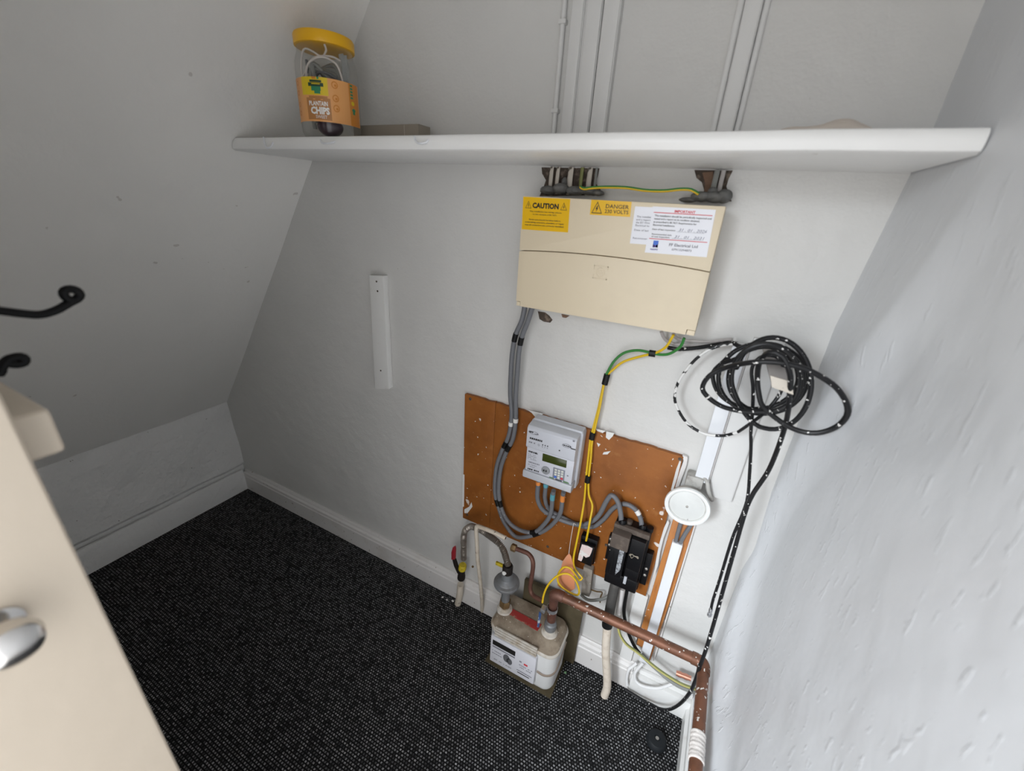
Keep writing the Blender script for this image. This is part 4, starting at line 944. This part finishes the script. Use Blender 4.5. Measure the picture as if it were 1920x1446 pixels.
# ================================================================== BLACK CABLE COILS
def ell(cx, cy, ax, ay, a0, a1, d0, d1, n=14, rot=0.0):
    out = []
    for i in range(n + 1):
        t = i / n; a = math.radians(a0 + (a1 - a0) * t)
        x, y = ax * math.cos(a), ay * math.sin(a); c_, s_ = math.cos(math.radians(rot)), math.sin(math.radians(rot))
        out.append((cx + x * c_ - y * s_, cy + x * s_ + y * c_, d0 + (d1 - d0) * t))
    return out
K = [(1252, 652, .012), (1275, 655, .016), (1310, 652, .024), (1345, 646, .036), (1372, 643, .05)]
K += ell(1417, 707, 80, 60, -110, 190, .062, .072, 16)[0:]          # clockwise on the picture, loop 2
K += ell(1430, 710, 83, 66, -150, 205, .084, .098, 20)              # loop 3
K += ell(1436, 712, 70, 62, -140, 200, .112, .122, 18)
K += ell(1449, 719, 72, 86, -160, 118, .136, .150, 18)             # tall outer ring
K += [(1392, 768, .155), (1372, 720, .160), (1378, 680, .165), (1402, 655, .170), (1440, 646, .172), (1478, 662, .172), (1497, 700, .172), (1490, 745, .170), (1460, 768, .168)]
K += [(1425, 772, .170), (1390, 771, .172), (1356, 763, .175), (1330, 747, .178), (1317, 728, .18), (1330, 705, .184), (1361, 689.5, .19), (1407, 680, .215), (1453, 679, .222), (1499, 688, .222), (1533, 703, .22), (1567, 726, .215), (1586, 754, .205), (1588, 779, .20), (1567, 801, .19), (1533, 812, .185), (1498, 808, .18), (1464, 791, .178), (1432, 764, .178), (1424, 745, .180), (1420, 712, .182), (1424, 680, .20), (1442, 661, .218), (1466, 668, .222), (1481, 700, .222), (1481, 738, .20), (1475.5, 784, .16), (1464, 825, .14), (1441, 882, .125), (1411, 928, .12), (1396, 965, .12), (1376, 1035, .125), (1359, 1095, .13), (1341, 1160, .136), (1323, 1220, .146), (1312, 1250, .150), (1303, 1278, .150)]
PK = [W(*p) for p in K]
PK += [W(1292, 1301, 0.135), W(1272, 1322, 0.105), W(1250, 1331, 0.075), W(1226, 1325, 0.058), W(1202, 1311, 0.046), W(1186, 1301, 0.042), W(1172, 1293, 0.040)]
g = G().tube(PK, 0.0046, M_coil, k=10, step=0.007)
o = g.build('coiled_cable', origin=W(1440, 700, 0.1)); tag(o, 'thick black cable coiled many times over the wall peg, tail hanging to the floor', 'cable')
A_ = [(1240, 622, .03), (1246, 640, .014), (1262, 652, .010), (1290, 655, .012), (1330, 650, .02), (1384, 643.6, .052), (1349, 648.5, .056), (1319, 662, .056), (1292, 687, .054), (1271, 719, .052), (1265, 747, .052), (1273.5, 772, .052), (1292, 797, .054), (1322, 813.6, .058), (1356, 817, .064), (1384, 810, .074), (1403, 797, .098), (1432, 775, .128), (1460, 742, .128), (1472, 706, .128), (1460, 672, .128), (1430, 668, .128), (1410, 690, .128), (1412, 730, .124), (1411, 770, .112), (1408, 807, .108), (1408, 841, .104), (1405.5, 887, .10), (1402, 931, .10), (1393, 962, .104), (1373, 1010, .105), (1350, 1085, .11), (1337, 1125, .115), (1333, 1143, .117)]
PA_ = [W(*p) for p in A_]
PA_ = PA_[5:]
ac = thing('aerial_cable', PA_[0], 'thinner black aerial cable half covered in white paint, ending in a metal plug', 'cable')
G().tube(PA_[:11], 0.0033, M_coilw, k=10, step=0.006).build('painted_loop', ac, label='white-daubed loop'); G().tube(PA_[10:], 0.0034, M_coil, k=10, step=0.006).build('lead', ac)
pa, pb = PA_[-1], W(1330, 1154, .119); dv = (pb - pa)
G().lathe([(0.0042, -0.003), (0.0046, 0.0), (0.0046, 0.006), (0.0036, 0.007), (0.0036, 0.012), (0.0056, 0.0125), (0.0056, 0.019), (0.002, 0.0195), (0.001, 0.025)], pa, M_clamp, axis=dv, k=16).build('plug', ac, label='bare metal plug')
# grey cables leaving the right of the fuse box
cable('flat_cable', PTH([(1262, 626, .04), (1272, 636, .02), (1300, 640, .012), (1330, 641, .010), (1350, 638, .010), (1372, 636, .008)], 0), 0.0042, M_gcable, 'pale grey cable under the fuse box running right, upper of the two', 'cable', squash=0.7)
cable('flat_cable', PTH([(1240, 622, .04), (1247, 636, .02), (1262, 645, .014), (1300, 648, .010), (1330, 648, .008), (1352, 643, .006)], 0), 0.0040, M_gcable, 'pale grey cable under the fuse box running right, lower of the two', 'cable', squash=0.7)

# ================================================================== GAS METER GROUP
gb = thing('meter_bracket', (-0.30, 0, 0), 'olive brown board and base carrying the gas meter', 'bracket')
G().box(-0.37, -0.158, -0.034, -0.021, 0.0005, 0.285, M_olivewood).build('back_plate', gb, bevel=0.001)
G().box(-0.432, -0.186, -0.177, -0.034, 0.0005, 0.0035, M_olivewood).build('base_plate', gb, bevel=0.001)
gx0, gx1, gy0, gy1 = -0.428, -0.190, -0.172, -0.036
gm = thing('gas_meter', (-0.31, -0.1, 0.004), 'white box-shaped gas meter with dusty top on the carpet below the board', 'meter')
G().rloft([(gx0 + .012, gx1 - .012, gy0 + .012, gy1 - .012, 0.0040, .022), (gx0 + .004, gx1 - .004, gy0 + .004, gy1 - .004, 0.011, .03), (gx0, gx1, gy0, gy1, 0.024, .034), (gx0, gx1, gy0, gy1, 0.172, .034)], M_gasw, n=8).build('body', gm)
G().rloft([(gx0 - .003, gx1 + .003, gy0 - .003, gy1 + .003, 0.1722, .036), (gx0 - .004, gx1 + .004, gy0 - .004, gy1 + .004, 0.175, .037), (gx0 - .003, gx1 + .003, gy0 - .003, gy1 + .003, 0.180, .036), (gx0 + .001, gx1 - .001, gy0 + .001, gy1 - .001, 0.183, .034)], M_gasflange, n=8).build('seam_band', gm)
G().rloft([(gx0 + .001, gx1 - .001, gy0 + .001, gy1 - .001, 0.183, .034), (gx0 + .008, gx1 - .006, gy0 + .030, gy1 - .004, 0.199, .026), (gx0 + .012, gx1 - .010, gy0 + .036, gy1 - .008, 0.2025, .022)], M_gasdust, n=8).build('top_cover', gm, label='dusty brown top')
spL = Vector((-0.403, -0.108, 0.200)); spR = Vector((-0.238, -0.108, 0.200))
for p in (spL, spR):
    G().lathe([(0.026, -0.004), (0.027, 0.004), (0.025, 0.008), (0.020, 0.010), (0.019, 0.020)], p, M_gasflange, k=30).build('spigot', gm)
G().prism([FL(960.6, 1141.4, .205), FL(1015.8, 1171, .205), FL(1007.8, 1183, .205), FL(954, 1151, .205)], (0, 0, -0.002), M_redlab).build('red_label', gm, label='worn red label')
def gp(x, y, d=0.186): return W(x, y, d)
ix0, ix1 = gp(920, 1200).x, gp(1004, 1250).x
iz1, iz0 = gp(919, 1190).z, gp(922, 1240).z
idx = G().box(ix0, ix1, -0.186, -0.172, iz0, iz1, M_gasface).build('index_box', gm, bevel=0.004)
for q in range(4):
    zz = iz1 + 0.003 + q * 0.0085
    G().box(ix0 + 0.010, ix1 - 0.004, -0.1835 + q * 0.0022, -0.172, zz, zz + 0.006, M_gasflange).build('louvre', gm, bevel=0.0015)
s = Sheet((ix0, -0.186, iz1), (ix1, -0.186, iz1), (ix1, -0.186, iz0), (ix0, -0.186, iz0), lift=0.0005)
s.rect(0.05, 0.56, 0.12, 0.30, M_black); s.rect(0.05, 0.56, 0.34, 0.39, M_grey_ink)
s.disc(0.38, 0.56, 0.075, 0.15, M_taildark); s.disc(0.45, 0.62, 0.06, 0.12, M_taildark); s.dashes(0.05, 0.25, 0.52, 0.03, M_grey_ink, 51); s.dashes(0.05, 0.28, 0.62, 0.03, M_grey_ink, 52)
s.rect(0.66, 0.71, 0.36, 0.41, M_grey_ink); s.rect(0.76, 0.84, 0.38, 0.44, M_red); s.dashes(0.66, 0.95, 0.52, 0.03, M_grey_ink, 54); s.dashes(0.66, 0.93, 0.60, 0.03, M_grey_ink, 55)
s.rect(0.62, 0.95, 0.74, 0.77, M_grey_ink); s.rect(0.64, 0.90, 0.82, 0.85, M_black); s.dashes(0.10, 0.5, 0.84, 0.03, M_grey_ink, 56)
s.build('print', idx)
zs = W(1012, 1262, 0.1735).z
G().tube([(ix1 + 0.003, -0.1735, zs), (gx1 - 0.030, -0.1735, zs - 0.002), (gx1 - 0.008, -0.162, zs), (gx1 + 0.0012, -0.138, zs + 0.006), (gx1 + 0.0012, -0.09, zs + 0.026), (gx1 + 0.0012, -0.065, zs + 0.045)], 0.005, M_strap, k=8, squash=0.45).build('strap', gm, label='brown strap round the right side')

# regulator, flexible hose, lever valve
rg = thing('gas_regulator', spL + Vector((0, 0, 0.0205)), 'grey cast gas regulator with round bowl on the left gas meter spigot', 'regulator')
G().lathe([(0.0185, 0), (0.0195, 0.004), (0.0195, 0.022), (0.017, 0.026)], spL + Vector((0, 0, 0.0205)), M_brass, k=6).build('union_nut', rg, label='dull brass union nut')
z0 = spL + Vector((0, 0, 0.0468))
G().lathe([(0.0145, 0), (0.0145, 0.052), (0.020, 0.060), (0.036, 0.070), (0.041, 0.073), (0.0425, 0.076), (0.0425, 0.082), (0.041, 0.085), (0.033, 0.088), (0.031, 0.091), (0.022, 0.095), (0.0185, 0.099), (0.0175, 0.124)], z0, M_zinc, k=40).build('bowl', rg)
G().lathe([(0.0165, 0), (0.017, 0.003), (0.017, 0.026), (0.0145, 0.032)], z0 + Vector((0, 0, 0.1242)), M_valve, k=24).build('cap', rg)
G().lathe([(0.0065, 0), (0.0065, 0.006), (0.0005, 0.0065)], z0 + Vector((-0.002, -0.015, 0.136)), M_clip, axis=(-0.25, -1, 0.2), k=16).build('test_nipple', rg, label='pale round plug')
zt2 = z0 + Vector((0, 0, 0.143))
G().box(zt2.x - 0.043, zt2.x - 0.016, zt2.y - 0.004, zt2.y + 0.003, zt2.z - 0.006, zt2.z + 0.006, M_vyel).build('yellow_tag', rg, bevel=0.001)
hs = z0 + Vector((0, 0, 0.157))
HP = [hs, W(944.5, 1033, .106), W(935, 1018.6, .102), W(920.7, 1007, .096), W(903.6, 995, .088), W(893, 990, .080), W(882.6, 987.5, .072), W(873, 994, .062), W(869.4, 1007, .056), W(869.2, 1022.6, .052), W(869.6, 1049, .050)]
HPc = HP
o = G().tube(HP, lambda t, a: 0.0088 + 0.0023 * math.cos(a * 2 * math.pi / 0.0048), M_steel, k=12, step=0.00115).build('gas_hose', origin=HP[5]); tag(o, 'corrugated steel gas hose arching from the lever valve to the regulator', 'hose')
gv = thing('gas_valve', W(862, 1100, .050), 'black lever valve with yellow collar and red handle, left of the gas meter', 'valve')
vt = HP[-1] - Vector((0, 0, 0.0005)); vb = W(864, 1091, .047); v1 = W(866.5, 1068, .050)
G().lathe([(0.012, 0), (0.0145, 0.002), (0.0145, 0.022), (0.012, 0.026)], v1 , M_vyel, axis=(vt - v1), k=16).build('collar', gv, label='yellow collar')
G().lathe([(0.010, 0), (0.0115, 0.004), (0.0125, 0.024), (0.0145, 0.034), (0.0145, 0.050)], v1, M_valve, axis=(vb - v1), k=20).build('valve_body', gv)
G().prism([W(848, 1050, .060), W(851, 1062, .060), W(857, 1075, .058), W(864, 1082, .056), W(866, 1076, .056), W(858, 1064, .058), W(853, 1049, .060)], (0, 0.008, 0), M_valve).build('lever', gv, bevel=0.001)
G().prism([W(846, 1050, .061), W(846, 1036, .061), W(848.5, 1027, .061), W(852, 1026, .061), W(853, 1032, .061), W(852.5, 1050, .061)], (0, 0.010, 0), M_redh).build('handle', gv, bevel=0.002, label='red handle')
G().lathe([(0.004, 0), (0.004, 0.004), (0.0005, 0.005)], W(886, 1062, .05), M_brass, axis=(0.8, -0.6, 0), k=12).build('knob', gv)
cable('stub_pipe', [W(863.5, 1096, .046), W(862, 1115, .045), FL(858.5, 1132, 0.002)], 0.0125, M_oldwhite, 'fat yellowed white pipe stub rising from the carpet to the lever valve', 'pipe', k=16)
wp = thing('overflow_pipe', FL(904, 1146, 0), 'thin white painted pipe with an open bent arm beside the steel hose', 'pipe')
ptop = W(893.5, 986, .098)
G().tube([FL(904, 1146, 0.001), W(903.6, 1125, .040), W(899.6, 1081.7, .062), W(895.7, 1049, .078), W(894.4, 1020, .088), W(893, 996, .098), W(894.5, 987, .101), W(901, 988.5, .102), W(925, 998, .102), W(948, 1009, .102)], 0.0070, M_oldwhite, k=12).build('tube', wp)
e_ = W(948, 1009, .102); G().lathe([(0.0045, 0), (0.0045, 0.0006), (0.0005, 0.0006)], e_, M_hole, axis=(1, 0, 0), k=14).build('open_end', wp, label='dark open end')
bp_ = thing('copper_branch_pipe', W(997, 1046, .06), 'dark bent copper pipe with a brass nut behind the regulator', 'pipe')
G().tube([W(966, 1028.5, .072), W(981, 1034, .072), W(991, 1039, .072), W(998, 1049, .074), W(999.5, 1062, .078), W(997, 1082, .082), W(994, 1102, .086), W(998, 1115, .092), W(1008, 1122, .10), W(1018, 1127, .104)], 0.0072, M_copperdark, k=14).build('tube', bp_)
G().lathe([(0.0115, 0), (0.0125, 0.002), (0.0125, 0.015), (0.011, 0.017)], W(959, 1025.5, .072), M_brass, axis=W(966, 1028.5, .072) - W(959, 1025.5, .072), k=6).build('nut', bp_, label='brass nut')

# main copper pipe
PY, PZ = -0.118, 0.388
x0 = spR.x; x1 = W(1320, 1243, 0.118).x
mp_ = thing('copper_pipe', (x0, PY, PZ), 'long copper gas pipe from the meter along the wall, turning towards the door', 'pipe')
G().tube([(x0 + 0.02, PY, PZ), (x1 - 0.02, PY, PZ)], 0.0140, M_copper, k=20, smooth=False).build('run', mp_)
G().tube([(x1, PY - 0.02, PZ), (x1, -1.2, PZ + 0.004)], 0.0140, M_copper, k=20, smooth=False).build('run', mp_)
def elbow(a, c, b, r, m):
    a, b, c = Vector(a), Vector(b), Vector(c)
    return G().tube([a, a.lerp(c, 0.5), a * 0.13 + c * 0.74 + b * 0.13, b.lerp(c, 0.5), b], r, m, k=20, step=0.003)
elbow((x1 - 0.03, PY, PZ), (x1, PY, PZ), (x1, PY - 0.03, PZ), 0.0162, M_copper).build('elbow', mp_)
elbow((x0, PY + 0.01, PZ - 0.032), (x0, PY, PZ), (x0 + 0.03, PY, PZ), 0.0162, M_copperdark).build('elbow', mp_)
G().tube([(x0, spR.y, spR.z + 0.058), (x0, PY + 0.01, PZ - 0.02)], 0.0140, M_copperdark, k=20, smooth=False).build('riser', mp_)
G().lathe([(0.0185, 0), (0.0195, 0.004), (0.0195, 0.024), (0.016, 0.028), (0.015, 0.038)], spR + Vector((0, 0, 0.0205)), M_zinc, k=24).build('union', mp_, label='grey metal union')
wy = [RW(1306, 1384, x1).y, RW(1303, 1434, x1).y]
G().tube([(x1, wy[0], PZ), (x1, (wy[0] * .7 + wy[1] * .3), PZ), (x1, (wy[0] * .4 + wy[1] * .6), PZ), (x1, wy[1], PZ + 0.001)], lambda t, a: 0.0162 + 0.0006 * math.sin(a * 700) + 0.0004 * math.sin(a * 260), M_ptfe, k=20, step=0.002).build('tape_wrap', mp_, label='white tape wrapping')
cl = thing('earth_clamp', (x0, PY, 0.32), 'bright metal earth clamp with blue tag on the gas meter riser', 'clamp')
G().lathe([(0.0155, -0.006), (0.0172, -0.006), (0.0172, 0.006), (0.0155, 0.006)], (x0, -0.114, 0.316), M_clamp, k=24, caps=False).build('band', cl)
G().box(x0 - 0.030, x0 - 0.016, -0.140, -0.120, 0.309, 0.324, M_clamp).build('screw_block', cl, bevel=0.002)
G().prism([Vector((x0 - 0.032, -0.143, 0.315)), Vector((x0 - 0.023, -0.146, 0.312)), Vector((x0 - 0.022, -0.156, 0.264)), Vector((x0 - 0.029, -0.156, 0.262))], (0.0, 0.0012, 0.0004), M_bluetag).build('tag', cl, label='blue metal tag')

# service cable under the cutout and the things round it
sl_ = [W(1156, 1088, .040), W(1151, 1106, .050), W(1146, 1130, .062), W(1142, 1152, .070), W(1139.5, 1168, .078)]
sv = thing('service_cable', FL(1130, 1308, 0), 'thick cream lagged mains cable rising from the carpet to the black cutout', 'cable')
foot = Vector((-0.033, -0.079, 0.0))
G().tube([sl_[-1], W(1136, 1220, .081), foot + Vector((0, 0, 0.06)), foot + Vector((0, 0, 0.001))], 0.0128, M_lag, k=18).build('lagging', sv)
G().tube(sl_, 0.0145, M_sleeve, k=18).build('sleeve', sv, label='dark grey rubber sleeve')
sl2 = [W(1138.8, 1163, .077), W(1138.4, 1174, .079)]
G().tube(sl2, 0.0158, M_tape, k=18, smooth=False).build('tape_ring', sv, label='black tape ring')
cable('conduit_stub', [W(1167, 1104, .030), W(1164, 1125, .032), W(1160, 1150, .034)], 0.0085, M_dirtytrim, 'short flecked white conduit stub right of the dark sleeve', 'conduit', k=14)
cable('black_cable', [W(1176, 1106, .042), W(1171, 1135, .036), W(1170.5, 1155, .036), W(1177, 1182, .034), W(1185, 1203, .032), W(1195, 1220, .030), W(1208, 1234, .029), W(1214, 1240, .03)], 0.0052, M_tape, 'black cable curving down from the underside of the cutout', 'cable')
cable('grey_flex', [W(1202, 1228, .042), W(1221, 1246, .046), W(1250, 1272, .052), W(1275, 1288, .056), W(1306, 1300, .058)], 0.0052, M_greycable, 'grey cable lying under the old green and yellow earth wire', 'cable')
EW = PTH([(1159, 1168, .055), (1160, 1180, .056), (1164, 1193, .056), (1175.6, 1209, .056), (1196, 1224, .056), (1215, 1240, .060), (1237, 1257.5, .064), (1259, 1272, .068), (1280.6, 1284, .072), (1306, 1293, .076)], 0)
cable('old_earth_wire', EW, 0.0042, M_agedy, 'faded green and yellow earth wire sagging down to the right-hand corner', 'cable', m2=M_olive, sect=(4, 9))
cable('grey_loop_wire', PTH([(1090, 1116, .040), (1097, 1122, .05), (1107, 1126, .056), (1127, 1124, .056), (1141, 1118, .052), (1150, 1110, .030)], 0), 0.0048, M_greycable, 'grey-green wire looping from the dark sleeve behind the copper pipe', 'cable')
cable('brown_wire', PTH([(1108.5, 1106, .02), (1119, 1109.5, .022), (1129, 1111, .026), (1126, 1120, .03), (1125, 1130, .034)], 0), 0.0022, M_brass, 'thin brown wire bent beside the dusty grey upright', 'cable')
g = G().prism([W(1094, 1063, .034), W(1111, 1070, .034), W(1105, 1120, .034), W(1088.5, 1115, .034)], (0, 0.022, 0), M_wrag)
o = g.build('dusty_upright', origin=W(1098, 1115, .03), bevel=0.002); tag(o, 'dusty grey wooden upright below the small black terminal block', 'wood block')
cable('white_cable', PTH([(1194, 1243, .019), (1187, 1249, .024), (1179, 1256, .03), (1175, 1272, .032), (1176, 1285, .034)], 0), 0.0045, M_wcable, 'white painted cable bending down to the floor, left of the pair', 'cable', 'white cables in the corner')
cable('white_cable', PTH([(1206, 1243, .032), (1196, 1254, .036), (1190, 1264, .038), (1193, 1278, .040), (1206, 1287, .044), (1230, 1291, .046), (1246, 1288, .046), (1262, 1282, .044)], 0), 0.0045, M_wcable, 'white painted cable curling along the corner boxing, right of the pair', 'cable', 'white cables in the corner')
ct = W(1282, 1266, .03)
t = thing('copper_fitting', ct, 'short bright copper coupling on the wall behind the pipe elbow', 'fitting')
fa, fb2 = W(1268, 1262, .034), W(1296, 1273, .034)
G().tube([fa, fb2], 0.0075, M_copperbright, k=18, smooth=False).build('coupling', t)
for q in (0.12, 0.55): G().tube([fa.lerp(fb2, q), fa.lerp(fb2, q + 0.22)], 0.0086, M_copperbright, k=18, smooth=False).build('collar', t)

# things on the floor
dp = FL(1231, 1388, 0.010)
t = thing('door_stop', (dp.x, dp.y, 0), 'round black rubber door stop on the carpet near the right skirting', 'door stop')
G().lathe([(0.029, 0.0003), (0.030, 0.003), (0.028, 0.016), (0.024, 0.021), (0.008, 0.0222), (0.0072, 0.019), (0.0005, 0.019)], (dp.x, dp.y, 0), M_rubber, k=40).build('pad', t)
G().lathe([(0.0055, 0.0192), (0.005, 0.0212), (0.0005, 0.0218)], (dp.x, dp.y, 0), M_screw, k=16).build('screw', t)
p = FL(1060, 1261, 0.003)
tag(G().ico(p, 0.004, M_grn, (1.2, 1, 0.8), 0.1).build('green_pellet', origin=(p.x, p.y, 0)), 'tiny green pellet on the carpet right of the gas meter', 'debris')
for i, (x, y) in enumerate(((830, 1120), (838, 1125), (849, 1127))):
    p = FL(x, y, 0.0025); lb = ('leftmost white plaster crumb on the carpet by the lever valve pipe', 'middle white plaster crumb on the carpet by the lever valve pipe', 'white plaster crumb touching the foot of the lever valve pipe')[i]
    tag(G().ico(p, 0.003 + 0.001 * (i == 2), M_clip, (1.3, 1, 0.7), 0.15).build('plaster_crumb', origin=(p.x, p.y, 0)), lb, 'debris', 'plaster crumbs')

# ================================================================== RAIL WITH HOOKS BEHIND THE DOOR
RX = -0.5365
rl = thing('hook_rail', (-0.62, -1.0, 1.22), 'thick cream painted wooden rail with black hooks fixed behind the open door', 'rail')
rz1, rz0 = 1.252, 1.205; ry1 = -0.8865
G().box(-0.74, RX, -1.18, ry1, rz0, rz1, M_cream).build('rail_block', rl, bevel=0.006, seg=3)
HX = -0.70
def hk(pts, r, X=HX): return [RW(x, y, X) for x, y in pts]
h1 = [Vector((HX, -1.10, 1.30)), Vector((HX, -1.0, 1.315))] + hk([(-60, 577), (0, 583), (40, 588), (75, 590), (105, 582), (130, 568), (145, 560), (150, 552), (144, 545), (132, 542), (121, 545), (119, 552), (126, 560), (136, 563)], 0.003)
h1 = [Vector((HX, -1.10, rz1 - 0.004)), Vector((HX, -1.10, 1.285))] + h1[1:]
G().tube(h1, 0.0048, M_iron, k=12, step=0.003).build('hook', rl, label='long black iron hook with curled tip')
h2 = hk([(0, 700), (2, 692), (6, 684), (14, 675), (24, 671), (38, 669), (46, 673), (44, 680), (32, 683), (20, 682), (12, 680)], 0.003)
h2 = [Vector((h2[0].x, h2[0].y - 0.004, rz1 - 0.004))] + h2
G().tube(h2, 0.0050, M_iron, k=12, step=0.003).build('hook', rl, label='short black iron hook with curled tip')
